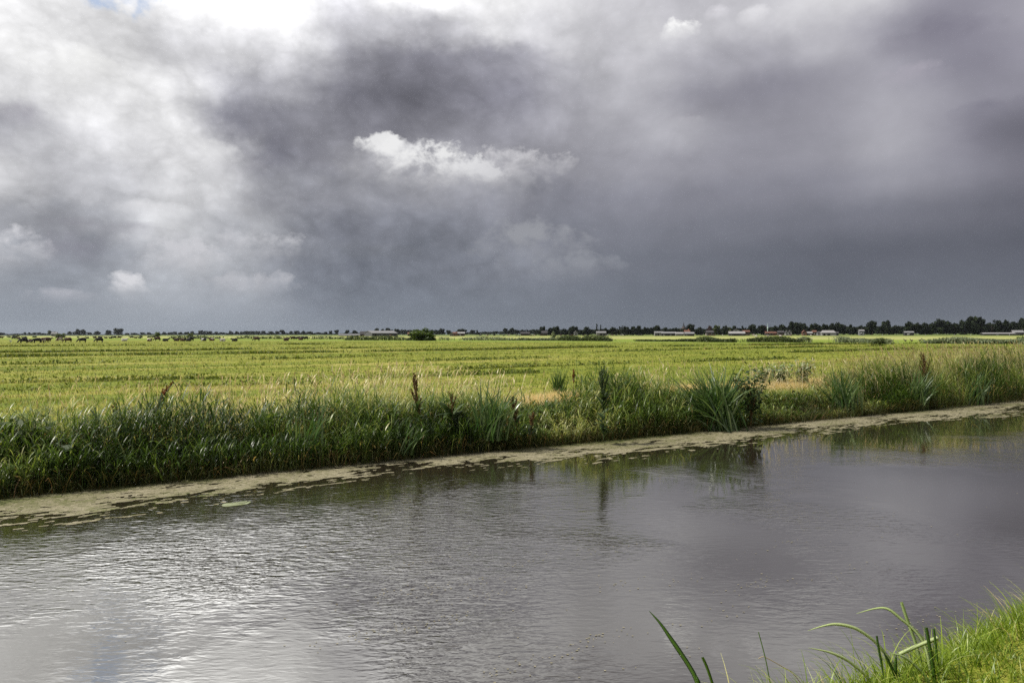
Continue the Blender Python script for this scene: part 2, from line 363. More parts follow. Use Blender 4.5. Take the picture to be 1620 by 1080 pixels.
def build_world():
    w = bpy.data.worlds.new('World'); scene.world = w; w.use_nodes = True
    nt = w.node_tree; nt.nodes.clear()
    out = N_(nt, 'ShaderNodeOutputWorld')
    tc = N_(nt, 'ShaderNodeTexCoord'); d = tc.outputs['Generated']
    sp = N_(nt, 'ShaderNodeSeparateXYZ'); nt.links.new(d, sp.inputs[0])
    az0 = math_(nt, 'MULTIPLY', math_(nt, 'ARCTAN2', sp.outputs[0], sp.outputs[1]), 180/math.pi)
    el0 = math_(nt, 'MULTIPLY', math_(nt, 'ARCSINE', sp.outputs[2]), 180/math.pi)
    mp = N_(nt, 'ShaderNodeMapping'); mp.inputs['Scale'].default_value = (1, 1, 1.3); nt.links.new(d, mp.inputs['Vector'])
    dv = mp.outputs[0]
    # billowing edges: push the cloud deck about with noise (more on the left, less in the rain)
    calm = maprange(nt, math_(nt, 'SUBTRACT', az0, math_(nt, 'MULTIPLY', el0, 1.3)), -22, 8, 1, .3, True)
    w1 = noise(nt, dv, 5, 6, .6); w2 = noise(nt, dv, 16, 6, .62)
    s1 = N_(nt, 'ShaderNodeSeparateColor'); nt.links.new(w1.outputs['Color'], s1.inputs[0])
    s2 = N_(nt, 'ShaderNodeSeparateColor'); nt.links.new(w2.outputs['Color'], s2.inputs[0])
    low = maprange(nt, el0, 0, 7, .15, 1)
    def warp(base, o1, o2, k1, k2):
        a = math_(nt, 'MULTIPLY', math_(nt, 'SUBTRACT', o1, .5), k1)
        b = math_(nt, 'MULTIPLY', math_(nt, 'SUBTRACT', o2, .5), k2)
        s = math_(nt, 'MULTIPLY', math_(nt, 'ADD', a, b), math_(nt, 'MULTIPLY', calm, low))
        return math_(nt, 'ADD', base, s)
    az = warp(az0, s1.outputs[0], s2.outputs[0], 8, 2.2)
    el = warp(el0, s1.outputs[1], s2.outputs[1], 6, 2.2)
    fac = maprange(nt, az, -42, 42, 0, 1)
    L = sky_lum()
    els = [0, 1.5, 3.5, 6, 8.5, 11, 13.5, 16, 18.5, 21, 23.5, 26, 30, 34]
    col = None
    for i, e in enumerate(els):
        stops = []
        for j in range(32):
            a = -42+84*j/31
            x = 810+1080*math.tan(R(a)); y = 527.5-1080*math.tan(R(e))/math.cos(R(a))
            c = sky_color(L(x, y), x, y)
            stops.append((j/31, srgb(*[min(max(v, 0), 254) for v in c])))
        r = ramp(nt, stops, fac, 'CARDINAL')
        if col is None: col = r.outputs[0]
        else: col = mixc(nt, maprange(nt, el, els[i-1], e, 0, 1, i > 2), col, r.outputs[0])
    # texture inside the deck
    n3 = noise(nt, dv, 7, 8, .58, .2)
    amp = math_(nt, 'MULTIPLY', math_(nt, 'MULTIPLY', calm, low), 1.25)
    k = math_(nt, 'MULTIPLY_ADD', math_(nt, 'SUBTRACT', n3.outputs['Fac'], .5), amp, 1.0)
    vm = N_(nt, 'ShaderNodeVectorMath', operation='SCALE'); nt.links.new(col, vm.inputs[0]); nt.links.new(k, vm.inputs['Scale'])
    col = vm.outputs[0]
    # rounded billows with darker creases, strongest in the sunlit left half
    nb1 = noise(nt, dv, 11, 5, .5, .3); nb2 = noise(nt, dv, 27, 5, .55, .2)
    def billow(n, a):
        return math_(nt, 'MULTIPLY', math_(nt, 'SUBTRACT', math_(nt, 'ABSOLUTE', math_(nt, 'MULTIPLY', math_(nt, 'SUBTRACT', n.outputs['Fac'], .5), 5.0)), .45), a)
    bl = math_(nt, 'ADD', billow(nb1, .22), billow(nb2, .13))
    zone = math_(nt, 'MULTIPLY', maprange(nt, az0, -8, 14, 1, .2, True), maprange(nt, el0, .5, 5, 0, 1, True))
    k2 = math_(nt, 'MULTIPLY_ADD', bl, zone, 1.0)
    vm2 = N_(nt, 'ShaderNodeVectorMath', operation='SCALE'); nt.links.new(col, vm2.inputs[0]); nt.links.new(k2, vm2.inputs['Scale'])
    col = vm2.outputs[0]
    # crisp sunlit cumulus heads breaking through
    n4 = noise(nt, dv, 22, 8, .62, .2)
    nb = math_(nt, 'SUBTRACT', n4.outputs['Fac'], .5)
    n5 = noise(nt, dv, 60, 5, .6)
    nb = math_(nt, 'ADD', math_(nt, 'MULTIPLY', nb, 2.6), math_(nt, 'MULTIPLY', math_(nt, 'SUBTRACT', n5.outputs['Fac'], .5), .9))
    def head(x, y, rx, ry, c, soft, gain, ny=1.0):
        nonlocal col
        d_ = ray(x, y); a = math.degrees(math.atan2(d_.x, d_.y)); e = math.degrees(math.asin(d_.z/d_.length))
        ca = math.cos(R(a))
        rxd = math.degrees(rx/1080)*ca*ca; ryd = math.degrees(ry/1080)*ca
        u = math_(nt, 'MULTIPLY', math_(nt, 'SUBTRACT', az0, a), 1/rxd)
        v = math_(nt, 'MULTIPLY', math_(nt, 'SUBTRACT', el0, e), 1/ryd)
        up = math_(nt, 'MULTIPLY', v, -1.0)
        r2 = math_(nt, 'ADD', math_(nt, 'MULTIPLY', u, u), math_(nt, 'MULTIPLY', v, v))
        f = math_(nt, 'ADD', math_(nt, 'SUBTRACT', 1.0, r2), math_(nt, 'MULTIPLY', nb, ny))
        # crisp above, melting below
        sf = maprange(nt, v, -.6, .5, soft*4, soft)
        f = math_(nt, 'DIVIDE', f, sf, clamp=True)
        f = math_(nt, 'MULTIPLY', f, maprange(nt, v, -1.0, .1, .15, 1, True))
        f = math_(nt, 'MULTIPLY', f, gain)
        col = mixc(nt, f, col, srgb(*c))
    head(690, 305, 200, 64, (170, 170, 175), 1.6, .65, 1.4)
    head(715, 286, 150, 36, (192, 192, 196), 1.8, .6, 1.5)
    head(648, 258, 62, 38, (226, 226, 228), .8, .8, 2.0)
    head(600, 236, 38, 24, (240, 240, 240), .6, .85, 2.0)
    head(690, 262, 66, 32, (238, 238, 238), .7, .85, 2.0)
    head(735, 272, 52, 22, (226, 226, 228), .8, .75, 2.2)
    head(772, 280, 30, 16, (214, 214, 217), .8, .7, 2.0)
    head(838, 258, 70, 32, (208, 207, 211), .8, .85, 2.0)
    head(855, 395, 95, 50, (156, 158, 164), .8, .75, 1.6)
    head(910, 425, 75, 30, (146, 149, 157), .8, .7, 1.6)
    head(202, 454, 42, 24, (222, 222, 226), .7, .85, 1.5)
    head(170, 366, 120, 20, (146, 145, 154), 1.4, .6, 1.2)
    head(118, 404, 60, 26, (134, 133, 145), 1.4, .6, 1.2)
    head(25, 398, 62, 38, (208, 208, 213), .7, .85, 1.5)
    head(1074, 49, 36, 20, (250, 250, 250), .6, .9, 1.5)
    head(1135, 24, 24, 15, (228, 226, 232), .6, .7)
    head(1190, 28, 30, 18, (232, 231, 235), .7, .7)
    head(345, 247, 42, 24, (240, 240, 240), 1.2, .7, 1.2)
    head(240, 334, 75, 20, (230, 230, 233), 1.2, .65, 1.4)
    head(295, 410, 80, 40, (207, 207, 212), .7, .75, 1.6)
    head(405, 395, 85, 34, (203, 203, 208), .8, .7, 1.6)
    head(395, 452, 75, 24, (188, 189, 195), .8, .7, 1.6)
    head(100, 470, 80, 16, (182, 183, 191), .9, .65, 1.5)
    head(410, 70, 50, 30, (232, 231, 235), 1.2, .6, 1.4)
    head(130, 120, 120, 50, (248, 248, 246), 1.5, .7, 1.3)
    head(890, 95, 26, 16, (214, 213, 217), 1.0, .6, 1.4)
    head(985, 105, 38, 20, (206, 205, 211), 1.2, .6, 1.4)
    head(1080, 195, 34, 14, (192, 191, 197), 1.2, .6, 1.4)
    head(1440, 122, 70, 20, (178, 173, 184), 1.2, .6, 1.4)
    head(1480, 66, 120, 34, (116, 113, 128), 1.6, .75, .9)
    head(1585, 176, 95, 24, (108, 106, 122), 1.6, .75, .9)
    head(560, 405, 110, 26, (114, 117, 122), 1.6, .55, 1.1)
    head(35, 185, 50, 26, (152, 148, 160), 1.4, .7, 1.1)
    head(110, 395, 70, 30, (140, 139, 150), 1.4, .6, 1.1)
    gl_ = math_(nt, 'MULTIPLY', maprange(nt, el0, 20.5, 33, 0, 1, True), maprange(nt, az0, -2, -26, 0, 1, True))
    vm3 = N_(nt, 'ShaderNodeVectorMath', operation='SCALE'); nt.links.new(col, vm3.inputs[0]); nt.links.new(math_(nt, 'MULTIPLY_ADD', gl_, 2.7, 1.0), vm3.inputs['Scale'])
    col = vm3.outputs[0]                        # the glare of the hidden sun beyond the top left
    # outside the view: broken cloud of the same kind
    n6 = noise(nt, dv, 3.2, 7, .6)
    gen = ramp(nt, [(.3, srgb(130, 130, 140)), (.5, srgb(190, 190, 198)), (.62, srgb(240, 240, 240))], n6.outputs['Fac'])
    outm = math_(nt, 'MAXIMUM', maprange(nt, math_(nt, 'ABSOLUTE', az0), 42, 60, 0, 1, True), maprange(nt, el0, 36, 52, 0, 1, True))
    col = mixc(nt, outm, col, gen.outputs[0])
    st = N_(nt, 'ShaderNodeTexSky', sky_type='NISHITA'); st.sun_disc = False
    st.sun_elevation = SUN_EL; st.sun_rotation = SUN_AZ
    b1 = N_(nt, 'ShaderNodeBackground'); nt.links.new(st.outputs[0], b1.inputs[0]); b1.inputs[1].default_value = .08
    b2 = N_(nt, 'ShaderNodeBackground'); nt.links.new(col, b2.inputs[0]); b2.inputs[1].default_value = .5**EXPO
    # small gaps of blue top left
    d_ = ray(172, 3); ga = math.degrees(math.atan2(d_.x, d_.y)); ge = math.degrees(math.asin(d_.z/d_.length))
    u = math_(nt, 'MULTIPLY', math_(nt, 'SUBTRACT', az0, ga), 1/4.5); v = math_(nt, 'MULTIPLY', math_(nt, 'SUBTRACT', el0, ge+1.2), 1/2.4)
    g = math_(nt, 'SUBTRACT', 1.0, math_(nt, 'ADD', math_(nt, 'MULTIPLY', u, u), math_(nt, 'MULTIPLY', v, v)))
    g = math_(nt, 'ADD', g, math_(nt, 'MULTIPLY', nb, 1.2))
    gap = maprange(nt, g, .35, 1.3, 0, .6, True)
    mx = N_(nt, 'ShaderNodeMixShader'); nt.links.new(gap, mx.inputs[0])
    nt.links.new(b2.outputs[0], mx.inputs[1]); nt.links.new(b1.outputs[0], mx.inputs[2])
    nt.links.new(mx.outputs[0], out.inputs[0])
    w.cycles.sampling_method = 'MANUAL'; w.cycles.sample_map_resolution = 512
build_world()
sl = bpy.data.lights.new('sun', 'SUN'); sl.energy = 3.6; sl.angle = R(3); sl.color = (1, .95, .86)
so = bpy.data.objects.new('sun', sl); C.objects.link(so)
sd = Vector((math.sin(SUN_AZ)*math.cos(SUN_EL), math.cos(SUN_AZ)*math.cos(SUN_EL), math.sin(SUN_EL)))
so.rotation_euler = sd.to_track_quat('Z', 'Y').to_euler()

vs = scene.view_settings; vs.view_transform = 'Standard'; vs.look = 'None'; vs.exposure = EXPO; vs.gamma = 1

# ------------------------------------------------------------------ terrain and water
def bank_top(s):                               # near bank edge wanders a little
    return 2.12+.05*np.sin(s*1.1+.5)+.04*np.sin(s*2.7)
def terrain_z(s, w):
    z = np.full_like(w, MZ)
    n = fbm(s*.6, w*.6, 4, 3)-.5
    n2 = fbm(s*.07, w*.07, 3, 5)-.5
    near = np.where(w < 8, 1, 0)
    zn = .85+n*.12                               # the near dyke
    e = bank_top(s)
    zn = np.where(w > e, .85+n*.12-(w-e)*1.0, zn)
    zn = np.maximum(zn, -.7)
    f = np.clip((w-(W_FAR-.5))/1.5, 0, 1)
    zf = -.7+(MZ+.7)*(f*f*(3-2*f))**.8
    zf = np.where(w > W_FAR+1, MZ+n*.07*np.clip((w-14.5)/2, 0, 1)+n2*.12*np.clip((w-18)/10, 0, 1)*np.clip((700-w)/400, 0, 1), zf)
    return np.where(near > 0, zn, zf)
def build_ground():
    wl = np.concatenate([[-1900, -900, -300, -60, -20, -8], np.arange(-4, 4.6, .16), [5, 7, 9, 11, 12.6], np.arange(13, 16, .2),
                         np.arange(16, 40, .4), np.arange(40, 120, 1.6), np.arange(120, 400, 8), np.geomspace(400, 1900, 24)])
    sl_ = np.concatenate([-np.geomspace(1900, 60, 24), np.arange(-56, -8, 2.), np.arange(-8, 48, .4), np.arange(48, 140, 2.5), np.geomspace(140, 1900, 30)])
    S, W = np.meshgrid(sl_, wl)
    Z = terrain_z(S, W)
    X, Y = sw(S, W)
    V = np.stack([X, Y, Z], -1).reshape(-1, 3)
    a, b = S.shape
    i = (np.arange(a-1)[:, None]*b+np.arange(b-1)[None]).ravel()
    Q = np.stack([i, i+1, i+b+1, i+b], -1)
    me = np_mesh('ground', V, Q, None, True, ground_mat())
    tag(link_mesh('ground', me), kind='structure')
build_ground()
def build_water():
    s = np.concatenate([[-400, -100, -30], np.arange(-14, 60, 2.), [80, 140, 400]]); w = np.array([2.2, 5, 8, 11, 14.4])
    S, W = np.meshgrid(s, w); X, Y = sw(S, W)
    V = np.stack([X, Y, 0*X], -1).reshape(-1, 3); a, b = S.shape
    i = (np.arange(a-1)[:, None]*b+np.arange(b-1)[None]).ravel()
    tag(link_mesh('water', np_mesh('water', V, np.stack([i, i+1, i+b+1, i+b], -1), None, True, water_mat())), kind='structure')
build_water()

def gz(P2):
    """terrain height under xy points"""
    s = P2[:, 0]*TT[0]+P2[:, 1]*TT[1]; w = P2[:, 0]*NN[0]+P2[:, 1]*NN[1]
    return terrain_z(s, w)

# ------------------------------------------------------------------ duckweed on the water
def duck_edge(s):
    return np.interp(s, [-12, -4, -1.6, .7, 2.0, 3.0, 4.3, 5.6, 7.4, 9, 11.5, 14, 17, 19.6, 22.2, 24.5, 27, 30, 40, 60],
                     [11.9, 11.7, 11.74, 11.95, 12.35, 12.55, 12.8, 12.7, 11.8, 11.75, 11.9, 12.0, 12.3, 12.55, 11.9, 11.7, 12.3, 12.2, 12.1, 12.1])
def build_duckweed():
    m, nt, out = new_mat('duckweed')
    at = N_(nt, 'ShaderNodeAttribute', attribute_name='tint')
    gp = N_(nt, 'ShaderNodeNewGeometry'); nz = noise(nt, gp.outputs['Position'], 1.4, 4)
    f = math_(nt, 'ADD', math_(nt, 'MULTIPLY', at.outputs['Fac'], .85), maprange(nt, nz.outputs['Fac'], .3, .7, -.12, .16), clamp=True)
    cr = ramp(nt, [(0, (.05, .065, .014)), (.3, (.095, .1, .036)), (.6, (.165, .15, .09)), (1, (.25, .225, .155))], f)
    p = N_(nt, 'ShaderNodeBsdfPrincipled'); nt.links.new(cr.outputs[0], p.inputs['Base Color']); p.inputs['Roughness'].default_value = .75
    p.inputs['Specular IOR Level'].default_value = .2
    nt.links.new(p.outputs[0], out.inputs[0])
    ds, dw = .055, .028
    ss = np.arange(-9, 46, ds); ww = np.arange(10.6, 13.75, dw)
    S, W = np.meshgrid(ss, ww)
    e = duck_edge(S)
    d = (W-e)                                         # distance inside the mat
    holes = fbm(S*1.5, W*4.5, 4, 11); fine = fbm(S*5, W*13, 3, 21); big = fbm(S*.5, W*1.2, 3, 31)
    thr = np.clip(d/.45, -1.2, 1.0)
    keep = (thr*.28+(holes-.5)*1.1+(fine-.5)*1.3+(big-.5)*np.interp(S, [4, 9], [.55, .9])+.05) > np.where(d > 1.2, -.2, .0)
    keep &= (d > -.75)
    # specks of weed further out
    out_f = (fbm(S*3.1, W*7, 3, 41) > .82)
    k = keep | (out_f & (d > -1.0))
    idx = np.nonzero(k.ravel())[0]
    c = np.stack([S.ravel()[idx], W.ravel()[idx]], -1)
    off = np.array([[-.5, -.5], [.5, -.5], [.5, .5], [-.5, .5]])*np.array([ds*1.16, dw*1.16])
    j = rng.normal(size=(len(c), 4, 2))*np.array([ds, dw])*.16
    q = c[:, None]+off[None]+j
    X, Y = sw(q[..., 0], q[..., 1])
    Z = np.full_like(X, .004)+rng.random(len(c))[:, None]*.004
    V = np.stack([X, Y, Z], -1).reshape(-1, 3)
    dd = d.ravel()[idx]
    green = np.clip((dd-1.0)/.6, 0, 1)*.8+.35*np.clip((fbm(c[:, 0]*.8, c[:, 1]*1.5, 3, 51)-.48)*5, 0, 1)               # fresh green weed hugs the bank, the outer mat is dried beige
    t = np.clip(.78-.6*green+rng.normal(size=len(c))*.16, 0, 1)
    me = np_mesh('duckweed', V, np.arange(len(V)).reshape(-1, 4), np.repeat(t, 4), False, m)
    tag(link_mesh('duckweed', me), 'beige and green duckweed mat floating along the far canal bank', 'duckweed', kind='stuff')
    # drifting specks out in the canal
    spots = [(468, 885), (510, 862), (655, 930), (700, 930), (735, 928), (780, 940), (990, 922), (1060, 920), (1175, 930), (720, 978), (580, 1000), (610, 1005),
             (870, 880), (810, 890), (545, 955), (1130, 975), (860, 1045), (800, 1060), (1240, 862), (960, 870), (690, 885), (1325, 905), (1060, 1040), (1450, 985), (940, 1010)]
    P, T = [], []
    for x, y in spots:
        g = ground(x, y, 0); k = rng.integers(10, 34)
        a = rng.normal(size=(k, 2))*np.array([.33, .06]); X, Y = a[:, 0]*TT[0]-a[:, 1]*TT[1]+g.x, a[:, 0]*TT[1]+a[:, 1]*TT[0]+g.y
        P.append(np.stack([X, Y, np.full(k, .005)], -1))
    k = 260
    s = rng.uniform(-4, 30, k); w = rng.uniform(4.5, 11.5, k); X, Y = sw(s, w); P.append(np.stack([X, Y, np.full(k, .005)], -1))
    P = np.concatenate(P); n = len(P)
    a = rng.uniform(0, 6.28, n)[:, None]+np.array([0, 1.57, 3.14, 4.71])[None]
    r = rng.uniform(.003, .009, n)[:, None]
    V = np.stack([P[:, 0:1]+np.cos(a)*r*1.6, P[:, 1:2]+np.sin(a)*r, np.broadcast_to(P[:, 2:3], a.shape)], -1).reshape(-1, 3)
    me = np_mesh('floating_weed_specks', V, np.arange(4*n).reshape(-1, 4), np.repeat(.6+.4*rng.random(n), 4), False, m)
    tag(link_mesh('floating_weed_specks', me), 'pale specks of weed drifting on the open canal water', 'floating weed', kind='stuff')
build_duckweed()

lily = solid_mat('lily_pad', (.15, .17, .08), .45, .3, 8, .4)
for i, (x, y, r, lab) in enumerate([(372, 797, .15, 'pale green lily pad, largest of the two floating off the duckweed'), (389, 795, .08, 'small yellowish lily pad floating just right of the larger pad')]):
    g = ground(x, y, .006)
    a = np.linspace(.25, 2*np.pi-.1, 22)
    rim = np.stack([np.cos(a)*r*1.25, np.sin(a)*r*.85, .004+.006*np.sin(3*a)], -1)
    V = np.concatenate([[[0, 0, .002]], rim, rim*[1, 1, 0]+[0, 0, -.003]])
    Q = [[0, k, k+1, k+1] for k in range(1, 22)]
    me = bpy.data.meshes.new('lily_pad')
    me.from_pydata(V.tolist(), [], [[0, k, k+1] for k in range(1, 22)]+[[k, k+22, k+23, k+1] for k in range(1, 22)]); me.update()
    o = link_mesh('lily_pad', me, lily, loc=g); o.rotation_euler = (0, 0, .5+i)
    tag(o, lab, 'lily pad', 'lily pads')

# ------------------------------------------------------------------ reed belt on the far bank
HS = [-14, -2, 2, 5.8, 7.4, 8.6, 9.8, 11.2, 12.6, 13.6, 15.7, 17.6, 18.8, 20.3, 22, 24.7, 29, 33.7, 60]
HH = [.79, .79, .83, .88, .77, .34, .5, 1.12, 1.05, .55, .6, .3, .2, .34, .95, 1.32, 1.4, 1.42, 1.42]
def reed_h(s): return np.interp(s, HS, HH)
WIND = lambda s: np.interp(s, [-10, 6, 12, 20, 40], [.0, .0, .06, .16, .22])     # lean to the left grows with s
def leaning(N, s, spread=.35):
    """heading and angle for stems: random lean plus the wind's push along -canal"""
    vx = rng.normal(size=N)*spread*.55; vy = rng.normal(size=N)*spread*.55
    wd = WIND(s)*1.6
    vx = vx-TT[0]*wd; vy = vy-TT[1]*wd
    return np.arctan2(vy, vx), np.hypot(vx, vy)
def build_reeds():
    g = Geo()
    # leafy reed stems
    N = 10500
    s = rng.uniform(-9, 46, N); s = np.where(rng.random(N) < .5, rng.uniform(-7, 24, N), s)
    w = W_FAR-.15+rng.random(N)**1.25*2.3
    h = reed_h(s+rng.normal(size=N)*.4)*rng.uniform(.62, 1.12, N)*np.interp(w, [13.3, 14.0, 15.0, 16], [.7, 1, 1.02, .75])
    clump = fbm(s*.9, w*1.3, 3, 77); h *= .58+.84*clump; h *= np.where(rng.random(N) < .06, 1.22, 1)
    X, Y = sw(s, w); P = np.stack([X, Y, np.maximum(terrain_z(s, w), -.02)], -1)
    az, th = leaning(N, s, .3)
    ct = np.clip((fbm(s*.55, w*.8, 3, 78)-.5)*2.2+.42+rng.normal(size=N)*.12, 0, .92)
    g.add(*blades(P, az, h, .008, th*.5, th, 3, np.clip(ct*.8+.1, 0, 1), 'stalk'))
    # leaves up each stem
    K = 6
    for k in range(K):
        f = .3+.7*(k+rng.random(N)*.85)/K
        sel = f < 1.02
        th_m = th*.5+th*f*.6
        d = h*f
        Pk = P+np.stack([np.cos(az)*np.sin(th_m)*d, np.sin(az)*np.sin(th_m)*d, np.cos(th_m)*d*.98], -1)
        la = rng.uniform(0, 2*np.pi, N)
        # wind turns the leaves downwind
        dx = np.cos(la)-TT[0]*WIND(s)*4; dy = np.sin(la)-TT[1]*WIND(s)*4; la = np.arctan2(dy, dx)
        dead = (f < .45) & (rng.random(N) < .35)
        t = np.clip(ct+rng.normal(size=N)*.2+(f-.6)*.25, 0, .93); t = np.where(dead, .95+.05*rng.random(N), t)
        v = blades(Pk, la, h*rng.uniform(.22, .42, N)+.06, rng.uniform(.010, .021, N)*np.where(rng.random(N) < .15, 1.7, 1), rng.uniform(.25, .75, N), rng.uniform(.6, 1.6, N), 3, t, 'leaf')
        keep = np.repeat(sel, 8)
        V, Q, T = v
        Qk = Q.reshape(N, 3, 4)[sel].reshape(-1, 4)
        g.add(V, Qk, T)
    # grassy blades among the reeds, denser where reeds are low
    N = 22000
    s = np.where(rng.random(N) < .6, rng.uniform(-7, 24, N), rng.uniform(-9, 46, N))
    w = W_FAR-.2+rng.random(N)*2.6
    h = (.1+.74*reed_h(s))*rng.uniform(.5, 1.15, N)*np.interp(w, [13.3, 13.8, 15, 16.2], [.65, 1, .95, .6])
    X, Y = sw(s, w); P = np.stack([X, Y, np.maximum(terrain_z(s, w)-.02, -.02)], -1)
    az, th = leaning(N, s, .55)
    t = np.clip((fbm(s*.7, w*.9, 3, 55)-.5)*2.0+.42+rng.normal(size=N)*.18, 0, 1)
    g.add(*blades(P, az, h, rng.uniform(.007, .015, N), th*.4, th*1.5+.35*rng.random(N), 3, t, 'grass'))
    # broad leaves and sword blades mixed in
    nc = 120
    cs = np.concatenate([rng.uniform(-7, 13, 85), rng.uniform(13, 40, nc-85)]); cw = W_FAR+rng.uniform(0, 1.1, nc)
    for a_, b_ in zip(cs, cw):
        hh = float(reed_h(a_)); broad = rng.random() < .35; m_ = 16 if broad else 13
        X, Y = sw(a_+rng.normal(size=m_)*.13, b_+rng.normal(size=m_)*.1)
        zz = terrain_z(np.full(m_, a_), np.full(m_, b_))
        P = np.stack([X, Y, zz+(rng.uniform(.1, .75, m_)*hh if broad else -.05)], -1)
        c0 = rng.uniform(.05, .72)
        if broad: g.add(*blades(P, rng.uniform(0, 6.28, m_), rng.uniform(.2, .36, m_), rng.uniform(.05, .09, m_), rng.uniform(.4, 1.1, m_), rng.uniform(.4, 1.4, m_), 4, np.clip(c0*.7+rng.normal(size=m_)*.1, 0, 1), 'leaf', rng.normal(size=m_)*.5))
        else: g.add(*blades(P, rng.uniform(0, 6.28, m_), hh*rng.uniform(.8, 1.25, m_), rng.uniform(.022, .036, m_), rng.uniform(.05, .3, m_), rng.uniform(.1, .9, m_), 6, np.clip(c0+.1+rng.normal(size=m_)*.12, 0, 1), 'sword', rng.normal(size=m_)*.6))
    tag(link_mesh('reeds', g.mesh('reeds', M['reed'], True)), 'dense green reed belt along the far bank of the canal', 'reeds', kind='stuff')
    # dark brownish undergrowth at the water's edge
    g = Geo(); N = 16000
    s = np.where(rng.random(N) < .6, rng.uniform(-7, 24, N), rng.uniform(-9, 46, N)); w = W_FAR-.28+rng.random(N)**1.5*1.1
    X, Y = sw(s, w); P = np.stack([X, Y, np.maximum(terrain_z(s, w)-.02, -.02)], -1)
    a = rng.uniform(0, 6.28, N)+.0; dx = np.cos(a)+NN[0]*-.7; dy = np.sin(a)-NN[1]*.7
    g.add(*blades(P, np.arctan2(dy, dx), rng.uniform(.15, .7, N), rng.uniform(.006, .016, N), rng.uniform(.1, .6, N), rng.uniform(.4, 2.0, N), 3, np.clip(rng.beta(1.6, 2.2, N), 0, 1), 'grass'))
    n = 9000
    s = rng.uniform(-9, 46, n); w = W_FAR-.1+rng.random(n)*1.1; X, Y = sw(s, w)
    P = np.stack([X, Y, np.maximum(terrain_z(s, w), 0)+rng.random(n)*.4], -1)
    g.add(*cards(P, rng.uniform(.03, .08, n), rng.beta(1.5, 3, n), None, 1.6))
    tag(link_mesh('undergrowth', g.mesh('undergrowth', M['reed_low'], True)), 'dark tangled undergrowth at the foot of the reeds along the waterline', 'undergrowth', kind='stuff')
build_reeds()

def build_seed_grass():
    """tall flowering grass: pale stalks with seed heads, rising behind and out of the reeds"""
    g = Geo()
    def heads(s, w, h, az, th):
        N = len(s)
        X, Y = sw(s, w); P = np.stack([X, Y, terrain_z(s, w)], -1)
        g.add(*blades(P, az, h, rng.uniform(.004, .007, N), th*.6, th*.8, 3, .3+.5*rng.random(N), 'stalk'))
        m = th*.6+th*.4; top = P+np.stack([np.cos(az)*np.sin(m)*h, np.sin(az)*np.sin(m)*h, np.cos(m)*h], -1)
        for r in (0, 1.57):
            g.add(*blades(top-np.stack([np.cos(az)*.02, np.sin(az)*.02, 0*az+.03], -1), az, rng.uniform(.12, .24, N), rng.uniform(.018, .034, N), th*1.3, th*.9+.15, 2, rng.random(N), 'leaf', r))
    # behind the belt, on the meadow edge
    n = 5600
    s = np.concatenate([rng.uniform(-12, 26, n//2), rng.uniform(-14, 50, n-n//2)]); w = 15.2+rng.random(n)**1.3*4.2
    dens = fbm(s*.45, w*.45, 3, 91)
    k = (dens > np.where(s < 6, .40, .47)) & ~((w > 18.2) & (s > 10)); s, w = s[k], w[k]; n = len(s)
    right = np.where(s < 9, 1, -1)*.0
    vx = rng.normal(size=n)*.24+np.interp(s, [-10, 8, 12, 30], [.16, .1, -.1, -.36])*TT[0]; vy = rng.normal(size=n)*.24+np.interp(s, [-10, 8, 12, 30], [.16, .1, -.1, -.36])*TT[1]
    heads(s, w, rng.uniform(.4, 1.25, n)*(.55+.75*fbm(s*.3, w*.3, 2, 97)), np.arctan2(vy, vx), np.hypot(vx, vy))
    # out of the tall right-hand reeds
    n = 2600
    s = rng.uniform(20, 48, n); w = 13.9+rng.random(n)*2.6
    vx = rng.normal(size=n)*.13-.42*TT[0]; vy = rng.normal(size=n)*.13-.42*TT[1]
    heads(s, w, reed_h(s)*rng.uniform(.95, 1.3, n), np.arctan2(vy, vx), np.hypot(vx, vy))
    tag(link_mesh('seed_grass', g.mesh('seed_grass', M['seed'], True)), 'tall flowering grass with pale seed heads behind the reed belt', 'grass', kind='stuff')
    # dry cut straw lying between reeds and meadow
    g = Geo(); n = 24000
    cs = np.array([(12.2, 19.0, 1.5, .7), (10.8, 18.2, 1.0, .5), (18.0, 19.6, 1.4, .6), (23.2, 19.0, 2.0, .8), (25.8, 19.4, 1.5, .8), (21.4, 19.4, 1.2, .6), (-2.0, 18.4, 2.2, .3), (4.2, 18.9, 2.0, .25), (15.2, 19.2, 1.8, .4)])
    pick = rng.choice(len(cs), n, p=np.array([.19, .1, .12, .24, .15, .1, .03, .03, .04])); c = cs[pick]
    s = c[:, 0]+rng.normal(size=n)*c[:, 2]*.6; w = c[:, 1]+rng.normal(size=n)*c[:, 3]*.7
    X, Y = sw(s, w); P = np.stack([X, Y, terrain_z(s, w)+rng.random(n)*.1], -1)
    g.add(*blades(P, rng.uniform(0, 6.28, n), rng.uniform(.15, .4, n), rng.uniform(.006, .012, n), rng.uniform(.5, 1.35, n), rng.uniform(.2, .9, n), 2, rng.random(n), 'grass'))
    tag(link_mesh('straw', g.mesh('straw', M['straw'], True)), 'dry straw-coloured cut grass lying on the meadow edge', 'straw', kind='stuff')
build_seed_grass()

